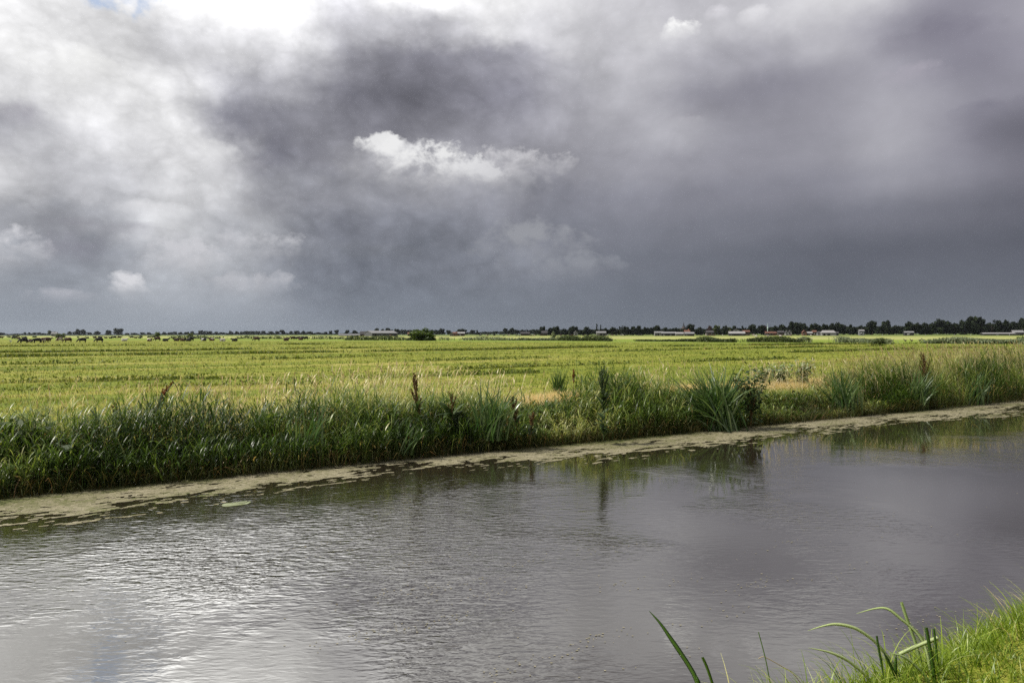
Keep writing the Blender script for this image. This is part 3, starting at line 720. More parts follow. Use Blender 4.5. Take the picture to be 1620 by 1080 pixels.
# ------------------------------------------------------------------ meadow
def polyline(px):
    return np.array([tuple(ground(x, y))[:2] for x, y in px])
def along(poly, n):
    seg = np.linalg.norm(np.diff(poly, axis=0), axis=1); cum = np.concatenate([[0], np.cumsum(seg)])
    # more samples close by
    u = rng.random(n)*cum[-1]
    return np.stack([np.interp(u, cum, poly[:, 0]), np.interp(u, cum, poly[:, 1])], -1)
LINES = [   # ditches and old furrows across the meadow, read off the photo: (points, count, spread, height)
    ([(-250, 569), (0, 565), (270, 561), (540, 557), (810, 552.5), (1080, 547.5), (1350, 544.5), (1620, 541)], 9500, .9, .36),
    ([(-250, 560), (0, 557.5), (270, 554.5), (540, 551), (700, 549)], 3000, .6, .25),
    ([(-250, 592), (0, 588), (200, 584), (400, 578), (675, 571.5), (810, 567.5), (1080, 562), (1350, 555), (1500, 551.5), (1620, 549)], 6500, .8, .26),
    ([(-250, 550), (0, 548), (270, 546), (540, 544)], 1500, .6, .2),
    ([(0, 606), (300, 600), (600, 598), (850, 590)], 1600, .5, .16),
    ([(0, 577), (300, 571), (600, 563.5), (850, 558.5), (1100, 553), (1400, 547)], 2600, .5, .17),
    ([(0, 619), (250, 612), (500, 608)], 900, .4, .14),
    ([(700, 586), (1000, 575), (1300, 565)], 1500, .5, .16),
]
def build_meadow():
    g = Geo()
    # tufts: even density over distance as seen from the canal
    n = 52000
    Y = 17*np.exp(rng.random(n)*np.log(190/17)); X = Y*rng.uniform(-1.0, 1.0, n)
    w = X*NN[0]+Y*NN[1]; s = X*TT[0]+Y*TT[1]
    k = w > 15.6; X, Y, s, w = X[k], Y[k], s[k], w[k]
    q = .4545*X+.891*Y-158
    k = q < 0; X, Y, s, w = X[k], Y[k], s[k], w[k]; n = len(X)
    ct = .6*fbm(s*.035, w*.45, 4, 13)+.4*fbm(s*.25, w*.6, 3, 14)
    D = Y
    for j in range(3):
        jx = rng.normal(size=(n, 2))*.05*(1+D[:, None]/40)
        P = np.stack([X+jx[:, 0], Y+jx[:, 1], terrain_z(s, w)-.01], -1)
        edge = np.interp(w, [15.6, 19], [2.2, 1])
        h = rng.uniform(.04, .14, n)*edge*(.5+1.0*ct)*(1+D/300)*np.where(rng.random(n) < .06, 2, 1)
        t = np.clip((ct-.5)*2.6+.34+rng.normal(size=n)*.28, 0, 1)
        g.add(*blades(P, rng.uniform(0, 6.28, n), h, rng.uniform(.008, .014, n)*(1+D/22), rng.uniform(.1, .6, n), rng.uniform(.2, 1.2, n), 2, t, 'grass'))
    tag(link_mesh('meadow_grass', g.mesh('meadow_grass', M['grass'], True)), 'short sunlit grass covering the wide green meadow', 'grass', kind='stuff')
    g = Geo()
    for px, n, sp, h in LINES:
        poly = polyline(px)
        P2 = along(poly, n*3)
        D = np.hypot(P2[:, 0], P2[:, 1])
        gapn = fbm(P2[:, 0]*.11, P2[:, 1]*.11, 3, 17)
        k = (rng.random(len(P2)) < np.clip((gapn-.4)*3.5, .05, 1)) & (np.abs(P2[:, 0]) < P2[:, 1]*1.1)
        P2 = P2[k]; D = D[k]; gapn = gapn[k]
        P2 = P2+rng.normal(size=P2.shape)*sp*.55
        N = len(P2)
        P = np.concatenate([P2, gz(P2)[:, None]-.02], 1)
        hh = h*rng.uniform(.5, 1.3, N)*(.55+.9*gapn)
        t = np.clip(rng.beta(2, 2.2, N)*.9+.02, 0, 1)
        g.add(*blades(P, rng.uniform(0, 6.28, N), hh, rng.uniform(.012, .022, N)*(1+D/30), rng.uniform(0, .5, N), rng.uniform(.2, 1.0, N), 2, t, 'grass'))
        kk = rng.random(N) < .25
        g.add(*cards(P[kk]+[0, 0, .06]+rng.random((kk.sum(), 1))*[0, 0, .2], .05*(1+D[kk]/30), t[kk]))
    tag(link_mesh('ditch_rushes', g.mesh('ditch_rushes', M['rush'], True)), 'rough dark grass and rushes growing along the meadow ditches', 'rushes', kind='stuff')
build_meadow()

# ------------------------------------------------------------------ plants one can tell apart on the far bank
def on_bank(x, y, z=.0):
    return ground(x, y, z)
def iris_clump(x, y, n, L, fan, lean, lab, z=.1, wid=.03, extra=0):
    """clump of sword leaves rooted at photo point (x,y); lean <0 leans left"""
    p = ground(x, y, z); g = Geo()
    az0 = math.pi if lean < 0 else 0
    a = rng.uniform(0, 2*np.pi, n); sp = rng.random(n)**.7*fan
    vx = np.cos(a)*sp+lean; vy = np.sin(a)*sp*.6
    az = np.arctan2(vy, vx); th = np.hypot(vx, vy)
    P = np.stack([rng.normal(size=n)*.12*L, rng.normal(size=n)*.08*L, np.zeros(n)-.05], -1)
    le = L*rng.uniform(.55, 1.1, n)*np.where(th > .8, .85, 1)
    roll = rng.normal(size=n)*.7+np.where(np.abs(np.sin(az)) < .7, 1.57, 0)*rng.choice([0, 1, 1], n)
    g.add(*blades(P, az, le, wid*rng.uniform(.7, 1.2, n), th*.5, th*.8+rng.random(n)**3*.9, 7, rng.random(n), 'sword', roll))
    me = g.mesh('iris_clump', M['iris'], True)
    tag(link_mesh('iris_clump', me, loc=p), lab, 'iris', 'iris clumps on the far bank')
iris_clump(1136, 677, 320, 1.85, 1.1, -.42, 'largest iris clump with a broad fan of long blue-green sword leaves leaning left', .05, .048)
iris_clump(1100, 678, 26, .8, .75, -.3, 'low ragged iris tuft at the left foot of the largest iris clump', .03, .035)
iris_clump(1178, 668, 22, .75, .7, .25, 'small iris tuft leaning right between the largest clump and the leafy dark plant', .03, .035)
iris_clump(775, 692, 90, 1.35, .65, .12, 'bluish iris clump with arching pale-tipped leaves beside the tall brown dock', .3, .035)
iris_clump(592, 712, 48, 1.35, .5, -.15, 'iris clump of upright leaves curving left, left of the tall brown dock', .1, .032)
iris_clump(478, 736, 30, 1.5, .45, .08, 'sparse iris with a few long stiff leaves crossing near the waterline', .02, .034)
iris_clump(646, 716, 14, .75, .35, .5, 'iris leaves bending far right just above the duckweed', .15, .03)
iris_clump(1340, 655, 130, 1.5, .75, -.15, 'wide iris clump with fanned leaves right of the straw patch', .05, .042)
iris_clump(1452, 646, 100, 1.4, .5, .2, 'dense dark iris clump leaning right under the tall reeds', .05, .04)
iris_clump(1542, 638, 60, 1.25, .55, .15, 'pale-tipped iris clump farthest right on the bank', .05, .042)
iris_clump(884, 620, 90, .95, .4, .05, 'upright dark rushy iris clump on the meadow edge beside the rust dock', .4, .03)
iris_clump(8, 780, 18, .5, .8, .2, 'low bright iris tuft in the duckweed at far left', .0, .024)

def dock(x, y, h, lean, lab, mat, z=.4, nleaf=10, name='dock_plant', branch=9, spread=.35, leafmat='dock_leaf', leafL=.3):
    p = ground(x, y, z); t = empty(name, p); tag(t, lab, 'dock', 'dock plants along the far bank')
    top = np.array([math.sin(lean)*h, rng.normal()*.05, math.cos(lean)*h])
    g = Geo(); pts = [top*f+np.array([.05*math.sin(f*4)*h, 0, 0])*.5 for f in np.linspace(0, 1, 7)]; pts[0][2] -= .08
    g.add(*tube(pts, np.linspace(.011, .004, 7), 5, .4))
    g2 = Geo(); tips = []
    for i in range(branch):
        f = .42+.58*i/branch; b = top*f; a = rng.uniform(0, 6.28)
        d = np.array([math.cos(a)*spread+math.sin(lean), math.sin(a)*spread*.8, 1.0]); d /= np.linalg.norm(d)
        L = h*(.42*(1-f)+.14)*rng.uniform(.7, 1.2)
        q = [b, b+d*L*.5+[0, 0, .01], b+d*L]
        g.add(*tube(q, [.005, .004, .002], 4, .5)); tips.append((b, b+d*L))
    tips.append((top*.4, top*1.03))
    for a, b in tips:
        n = max(int(95*max(np.linalg.norm(b-a), .15)/.3), 55)
        u = (np.arange(n)[:, None]+rng.random((n, 1)))/n; P = a+(b-a)*u+rng.normal(size=(n, 3))*.016*(1.15-u*.7)
        g2.add(*cards(P, rng.uniform(.014, .03, n)))
    link_mesh('stalk', g.mesh('stalk', M[mat]), parent=t)
    link_mesh('seed_head', g2.mesh('seed_head', M[mat]), parent=t)
    if nleaf:
        g3 = Geo(); u = rng.random(nleaf)**1.5*.6
        P = top[None]*u[:, None]
        g3.add(*blades(P, rng.uniform(0, 6.28, nleaf), leafL*rng.uniform(.6, 1.2, nleaf), leafL*.3*rng.uniform(.6, 1.1, nleaf), rng.uniform(.3, .9, nleaf), rng.uniform(.5, 1.6, nleaf), 5, rng.random(nleaf), 'leaf'))
        link_mesh('foliage', g3.mesh('foliage', M[leafmat], True), parent=t)
    return t
dock(214, 700, 1.28, .55, 'rust-brown dock stalk leaning far right above the reeds at left', 'dock_rust', .4, 4, branch=10, spread=.3)
dock(182, 705, .8, .02, 'olive-brown dock stalk standing among the reeds left of the leaning rust one', 'dock_brown', .4, 8, branch=8)
dock(668, 690, 1.22, -.16, 'tall brown dock leaning left over a heap of dark leaves in mid belt', 'dock_brown', .4, 20, branch=9, spread=.32)
dock(907, 617, .72, .03, 'upright rust-coloured dock beside the dark clump on the meadow edge', 'dock_rust', .4, 0, branch=12, spread=.22)
dock(955, 690, 1.5, -.03, 'tallest dark dock rising above the green grass in the middle of the bank', 'dock_leaf', .2, 34, branch=12, spread=.35, leafL=.34)
dock(818, 690, .85, -.12, 'brown dock by the gap in the reeds, right of the bluish iris', 'dock_brown', .3, 10, branch=7)
dock(838, 697, .62, .1, 'shorter brown dock right of the one at the gap in the reeds', 'dock_brown', .2, 8, branch=7)
dock(1466, 632, 1.5, -.08, 'dark brown dock standing out of the tall reeds at right', 'dock_brown', .3, 22, branch=9, spread=.3, leafL=.36)
dock(712, 700, 1.05, .05, 'dark leafy dock with big drooping leaves between the tall dock and the bluish iris', 'dock_brown', .2, 34, branch=4, leafL=.5)
dock(1225, 600, .42, .0, 'small grey-brown stalk standing on the meadow edge behind the straw patch', 'dock_brown', .4, 6, branch=5)

def leafy(x, y, h, wd, lab, mat='dock_leaf', z=.2, n=420, size=.055, name='leafy_plant', cat='plant', stem='dock_brown', group='leafy plants along the far bank', branches=8, lf=1.6):
    p = ground(x, y, z); t = empty(name, p); tag(t, lab, cat, group)
    g = Geo(); g2 = Geo()
    for i in range(branches):
        a = rng.uniform(0, 6.28); r = wd*.5*rng.random()**.6
        tip = np.array([math.cos(a)*r, math.sin(a)*r*.8, h*rng.uniform(.72, 1.05)])
        q = [np.array([0, 0, -.05]), tip*[.25, .25, .45], tip]
        g.add(*tube(q, [.013, .009, .004], 5, .3))
        k = n//branches; u = rng.uniform(-.5, 1.03, (k, 1)); P = (1-u)*q[1]+u*tip+rng.normal(size=(k, 3))*wd*.1
        g2.add(*cards(P, size*rng.uniform(.6, 1.3, k), None, np.tile([0, 0, 1.], (k, 1)), lf))
    link_mesh('stem', g.mesh('stem', M[stem]), parent=t)
    link_mesh('foliage', g2.mesh('foliage', M[mat]), parent=t)
leafy(1188, 668, 1.36, 1.15, 'tall dark leafy plant with brown stems right of the largest iris clump', n=620, size=.085, branches=13)
leafy(30, 745, .95, 1.0, 'dark broad-leaved plant crowding the reeds at far left', n=190, size=.11)
leafy(100, 752, .75, .8, 'broad-leaved plant low in the reeds at left with big hanging leaves', n=90, size=.12)
leafy(1270, 611, 1.0, 1.1, 'bushy green herb with silvery leaves on the meadow edge behind the straw', 'thistle', .4, 520, .08, lf=2.4, branches=12)
leafy(1236, 610, .8, 1.3, 'left part of the silvery herbs on the meadow edge, a low loose herb', 'thistle', .4, 480, .075, lf=2.4, branches=12)
leafy(1206, 611, .72, 1.1, 'lowest silvery herb on the meadow edge, nearest the dark leafy plant', 'thistle', .4, 380, .07, lf=2.4, branches=10)
leafy(1345, 606, .5, .5, 'yellow-green herb at the right end of the straw patch', 'grass', .4, 200, .05)

# ------------------------------------------------------------------ near bank, bottom right
def build_near():
    g = Geo(); N = 34000
    s = rng.uniform(1.2, 9.5, N); w = rng.uniform(1.05, 3.0, N)
    X, Y = sw(s, w); P = np.stack([X, Y, terrain_z(s, w)-.01], -1)
    den = fbm(s*2.2, w*2.2, 3, 61)
    dry = np.clip((1.98-w)/.25, 0, 1)*np.clip(fbm(s*1.3, w*1.3, 3, 62)*2.2-.5, 0, 1)
    h = rng.uniform(.06, .19, N)*(.6+.8*den)*(1-.55*dry)*np.interp(w, [1, 2.0, 2.3, 2.9], [.8, .9, 1.15, 1.15])
    t = np.clip(.1+.6*fbm(s*1.8, w*1.8, 3, 63)+rng.normal(size=N)*.16+dry*.35*(rng.random(N) < .7), 0, 1)
    az = rng.uniform(0, 6.28, N); dx = np.cos(az)-.35; dy = np.sin(az)+.25
    g.add(*blades(P, np.arctan2(dy, dx), h, rng.uniform(.004, .0095, N), rng.uniform(.05, .6, N), rng.uniform(.3, 1.7, N), 4, t, 'grass', rng.normal(size=N)*.6))
    # the same sward further along and behind, sparser
    n = 26000
    s = rng.uniform(-5, 13, n); w = rng.uniform(-1.2, 3.0, n); k = (s < 1.2) | (s > 9.5) | (w < 1.05); s, w = s[k], w[k]; n = len(s)
    X, Y = sw(s, w); P = np.stack([X, Y, terrain_z(s, w)-.01], -1)
    g.add(*blades(P, rng.uniform(0, 6.28, n), rng.uniform(.08, .22, n), rng.uniform(.006, .012, n), rng.uniform(.05, .6, n), rng.uniform(.3, 1.5, n), 3, np.clip(rng.normal(.45, .22, n), 0, 1), 'grass', rng.normal(size=n)*.6))
    # longer wisps over the edge
    n = 2400
    s = rng.uniform(1.2, 9, n); w = rng.uniform(1.9, 2.8, n); X, Y = sw(s, w); P = np.stack([X, Y, terrain_z(s, w)-.01], -1)
    az = rng.uniform(0, 6.28, n); dx = np.cos(az)-.6; dy = np.sin(az)
    g.add(*blades(P, np.arctan2(dy, dx), rng.uniform(.2, .36, n), rng.uniform(.004, .009, n), rng.uniform(.05, .5, n), rng.uniform(.6, 1.9, n), 6, np.clip(rng.normal(.6, .25, n), 0, 1), 'grass', rng.normal(size=n)*.6))
    tag(link_mesh('bank_grass', g.mesh('bank_grass', M['near'], True)), 'lush bright green grass on the near bank in the bottom right corner', 'grass', kind='stuff')
build_near()

def ribbon(px, Y0, Y1, wpx, tint, taper='leaf', facing=.5, fold=.25):
    """a real leaf blade in space along photo points, from tip (depth Y0) to root (depth Y1)"""
    pts = []
    for i, (x, y) in enumerate(px):
        Y = Y0+(Y1-Y0)*i/(len(px)-1); d = ray(x, y); pts.append(np.array(Vector((0, 0, CAM_Z))+d*(Y/d.y)))
    pts = np.array(pts); n = len(pts)
    tt = np.linspace(0, n-1, n*4)
    # Catmull-Rom
    out = []
    for t in tt:
        i = min(int(t), n-2); f = t-i
        p0, p1, p2, p3 = pts[max(i-1, 0)], pts[i], pts[i+1], pts[min(i+2, n-1)]
        out.append(.5*((2*p1)+(-p0+p2)*f+(2*p0-5*p1+4*p2-p3)*f*f+(-p0+3*p1-3*p2+p3)*f**3))
    out = np.array(out); m = len(out); u = np.linspace(0, 1, m)
    W = wpx/1080*(Y0+Y1)/2
    if taper == 'leaf': w = W*np.clip(np.minimum(u/.35, 1), .04, 1)**.7
    elif taper == 'cut': w = W*np.interp(u, [0, .1, 1], [.8, .95, 1])
    else: w = W*np.clip(u*1.2, .08, 1)
    tan = np.gradient(out, axis=0); tan /= np.linalg.norm(tan, axis=1, keepdims=True)
    view = out-np.array([0, 0, CAM_Z]); view /= np.linalg.norm(view, axis=1, keepdims=True)
    side = np.cross(tan, view); side /= np.linalg.norm(side, axis=1, keepdims=True)
    nor = np.cross(side, tan)
    side = side*math.cos(facing)+nor*math.sin(facing); nor = np.cross(side, tan)
    A = out-side*w[:, None]/2+nor*w[:, None]*fold; B = out+side*w[:, None]/2+nor*w[:, None]*fold
    V = np.stack([A, out, B, out-nor*np.minimum(w[:, None]*.2, .002)], 1).reshape(-1, 3)
    Q = []
    for i in range(m-1):
        a = i*4; b = a+4
        Q += [[a, a+1, b+1, b], [a+1, a+2, b+2, b+1], [a+2, a+3, b+3, b+2], [a+3, a, b, b+3]]
    return V, np.array(Q), np.full(len(V), tint)
def leaf_plant(name, root_px, Y, lab, cat, parts, mat):
    d = ray(*root_px); p = Vector((0, 0, CAM_Z))+d*(Y/d.y)
    t = empty(name, p); tag(t, lab, cat)
    for pn, px, Y0, Y1, w, tint, taper, mt in parts:
        V, Q, T = ribbon(px, Y0, Y1, w, tint, taper, rng.uniform(-.4, .4))
        V = V-np.array(p)
        link_mesh(pn, np_mesh(pn, V, Q, T, True, M[mt]), parent=t)
M['bank_leaf'] = leaf_mat('bank_leaf', [(0, (.02, .05, .004)), (.5, (.06, .13, .008)), (1, (.14, .22, .03))], .4, .35, .4)
leaf_plant('reed_plant', (1118, 1160), 3.3, 'lone reed with a long dark-green leaf and a cut leaf rising over the open water', 'reed', [
    ('leaf', [(1027, 966), (1044, 985), (1060, 1008), (1075, 1030), (1090, 1053), (1101, 1074), (1112, 1110), (1118, 1160)], 3.5, 3.3, 7.5, .4, 'leaf', 'bank_leaf'),
    ('leaf', [(1102, 1068), (1106, 1085), (1113, 1120), (1118, 1160)], 3.32, 3.3, 8, .25, 'leaf', 'bank_leaf'),
    ('cut_leaf', [(1111, 1039), (1117, 1052), (1124, 1072), (1131, 1100), (1134, 1160)], 3.3, 3.3, 4.8, .6, 'cut', 'bank_leaf')], None)
leaf_plant('iris_plant', (1470, 1100), 3.5, 'pale green iris with long arching leaves bending left out of the bank grass', 'iris', [
    ('leaf', [(1278, 997), (1305, 989), (1325, 987), (1352, 993), (1375, 1007), (1390, 1021), (1412, 1050), (1430, 1090)], 3.45, 3.5, 5.2, .75, 'leaf', 'strap'),
    ('leaf', [(1279, 1024), (1310, 1030), (1335, 1040), (1355, 1054), (1372, 1070), (1392, 1100)], 3.3, 3.4, 5.2, .85, 'leaf', 'strap'),
    ('leaf', [(1355, 970), (1385, 962), (1405, 963), (1425, 978), (1445, 995), (1460, 1015), (1468, 1040), (1476, 1090)], 3.6, 3.5, 5, .65, 'leaf', 'strap'),
    ('leaf', [(1426, 952), (1437, 985), (1448, 1015), (1456, 1045), (1466, 1090)], 3.55, 3.55, 5.2, .5, 'cut', 'strap'),
    ('leaf', [(1423, 1034), (1450, 1022), (1470, 1014), (1484, 1008)], 3.45, 3.5, 6.5, .8, 'cut', 'strap'),
    ('leaf', [(1405, 1032), (1430, 1038), (1452, 1056), (1468, 1075), (1480, 1100)], 3.35, 3.4, 4.5, .6, 'leaf', 'strap')], None)
leaf_plant('sedge_plant', (1440, 1100), 3.4, 'dark green sedge with stiff cut-off stems standing among the pale arching leaves', 'sedge', [
    ('stem', [(1387, 1005), (1391, 1030), (1396, 1055), (1403, 1090)], 3.35, 3.35, 3.6, .4, 'cut', 'dark_strap'),
    ('stem', [(1465, 992), (1470, 1020), (1475, 1050), (1481, 1090)], 3.4, 3.4, 5.6, .5, 'cut', 'dark_strap'),
    ('stem', [(1477, 994), (1480, 1020), (1483, 1050), (1486, 1090)], 3.45, 3.45, 3.8, .8, 'cut', 'dark_strap'),
    ('stem', [(1397, 1030), (1405, 1045), (1413, 1062), (1424, 1090)], 3.38, 3.38, 5, .3, 'leaf', 'dark_strap'),
    ('stem', [(1418, 1035), (1417, 1060), (1416, 1090)], 3.4, 3.4, 5, .5, 'leaf', 'dark_strap')], None)
leaf_plant('grass_stalk', (1222, 1100), 3.35, 'thin upright grass stalk crossed by a bent brown seed stalk at the bank edge', 'grass stalk', [
    ('stalk', [(1200, 999), (1207, 1025), (1213, 1050), (1222, 1100)], 3.4, 3.35, 1.7, .6, 'cut', 'bank_leaf'),
    ('seed_stalk', [(1200, 1041), (1207, 1038), (1215, 1041), (1238, 1054), (1256, 1066), (1280, 1100)], 3.4, 3.45, 1.3, .3, 'cut', 'seed')], None)

# ------------------------------------------------------------------ trees
def crown_mesh(name, seed, kind, n=900, card=.075, mat='tree'):
    """crown of unit height and width standing on z=0..1 (the object scale gives the real size)"""
    r = np.random.default_rng(seed)
    B = []
    if kind == 'round':
        for i in range(15):
            a = r.uniform(0, 6.28); z = r.uniform(.25, .82); R0 = .3*math.sqrt(max(.1, 1-((z-.5)/.5)**2))
            B.append((math.cos(a)*R0*r.random()**.5, math.sin(a)*R0*r.random()**.5, z, r.uniform(.13, .21)))
    elif kind == 'wide':
        for i in range(17):
            a = r.uniform(0, 6.28); q = r.random()**.5; z = r.uniform(.3, .8)-q*.15
            B.append((math.cos(a)*.38*q, math.sin(a)*.38*q, z, r.uniform(.13, .2)))
    elif kind == 'tall':
        for i in range(16):
            a = r.uniform(0, 6.28); z = .14+.76*i/15; R0 = .26*math.sin(math.pi*min(max((z+.12)/1.2, 0), 1))
            B.append((math.cos(a)*R0, math.sin(a)*R0, z, r.uniform(.11, .19)))
    elif kind == 'column':
        for i in range(14):
            z = .1+.82*i/13; B.append((r.normal()*.12, r.normal()*.12, z, .36*(1-.55*abs(z-.4))))
    elif kind == 'cone':
        for i in range(14):
            z = .05+.85*i/13; a = r.uniform(0, 6.28); q = .38*(1-z)
            B.append((math.cos(a)*q, math.sin(a)*q, z, .1+.16*(1-z)))
    elif kind == 'ragged':
        for i in range(12):
            a = r.uniform(0, 6.28); q = .4*r.random()**.5
            B.append((math.cos(a)*q, math.sin(a)*q, r.uniform(.3, .9), r.uniform(.07, .15)))
    elif kind == 'bush':
        for i in range(60):
            a = r.uniform(0, 6.28); q = r.random()**.45*.42
            z = r.uniform(.1, .84)*math.sqrt(max(.08, 1-(q/.56)**2))
            B.append((math.cos(a)*q, math.sin(a)*q, z, r.uniform(.11, .19)))
    B = np.array(B); k = r.choice(len(B), n)
    d = r.normal(size=(n, 3)); d /= np.linalg.norm(d, axis=1, keepdims=True)
    rad = B[k, 3:4]*(r.random((n, 1))**.35)*1.04
    sq = np.array([1, 1, 1.0 if kind not in ('column',) else .35])
    P = B[k, :3]+d*rad*sq
    P[:, 2] = np.clip(P[:, 2], .02, None)
    P[:, 2] /= max(P[:, 2].max(), .5)
    clump = r.random(len(B))[k]
    t = np.clip(clump*.7+.3*r.random(n), 0, 1)
    global rng
    keep = rng; rng = r
    V, Q, T = cards(P, card*r.uniform(.6, 1.3, n), t, d, 1.25)
    rng = keep
    return np_mesh(name, V, Q, T, False, M[mat])
def trunk_mesh(seed):
    r = np.random.default_rng(seed); g = Geo()
    g.add(*tube([[0, 0, -.02], [0, 0, .15], [.01, 0, .4], [.02, .01, .65]], [.035, .028, .02, .008], 6))
    for i in range(5):
        a = r.uniform(0, 6.28); z = r.uniform(.2, .45)
        g.add(*tube([[0, 0, z], [math.cos(a)*.13, math.sin(a)*.13, z+.14], [math.cos(a)*.24, math.sin(a)*.24, z+.3]], [.014, .01, .004], 5))
    return g.mesh('trunk', M['bark'])
TRUNK = [trunk_mesh(i) for i in range(3)]
CROWN = {}
for kd in ('round', 'wide', 'tall', 'column', 'cone', 'ragged'):
    for v in range(3):
        for mt in (('tree', 'tree_pale', 'tree_red') if v == 0 else ('tree',)):
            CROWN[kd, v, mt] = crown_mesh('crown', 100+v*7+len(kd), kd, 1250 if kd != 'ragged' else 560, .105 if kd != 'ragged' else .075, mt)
ti = 0
def tree(x, ytop, wpx, kind, D, lab, group=None, mat='tree', name='tree', trunk=True, cat='tree'):
    global ti; ti += 1
    p = bearing(x, D); yb = horizon(x)+(CAM_Z-MZ)*1080/D
    H = (yb-ytop+.9)/1080*D; W = wpx*1.08/1080*D
    t = empty(name, p, (ti*2.4) % 6.28)
    tag(t, lab, cat, group)
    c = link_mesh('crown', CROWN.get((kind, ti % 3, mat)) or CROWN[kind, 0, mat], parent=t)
    rw = {'round': .95, 'wide': 1.05, 'tall': .78, 'column': 1.1, 'cone': .9, 'ragged': .95}[kind]
    c.scale = (W/rw, W/rw, H)
    if trunk:
        k = link_mesh('trunk', TRUNK[ti % 3], parent=t); k.scale = (H*.8, H*.8, H)
    return t
HZ = 'small trees of the hazy left horizon'
LT, MT, RT = 1650, 1250, 740
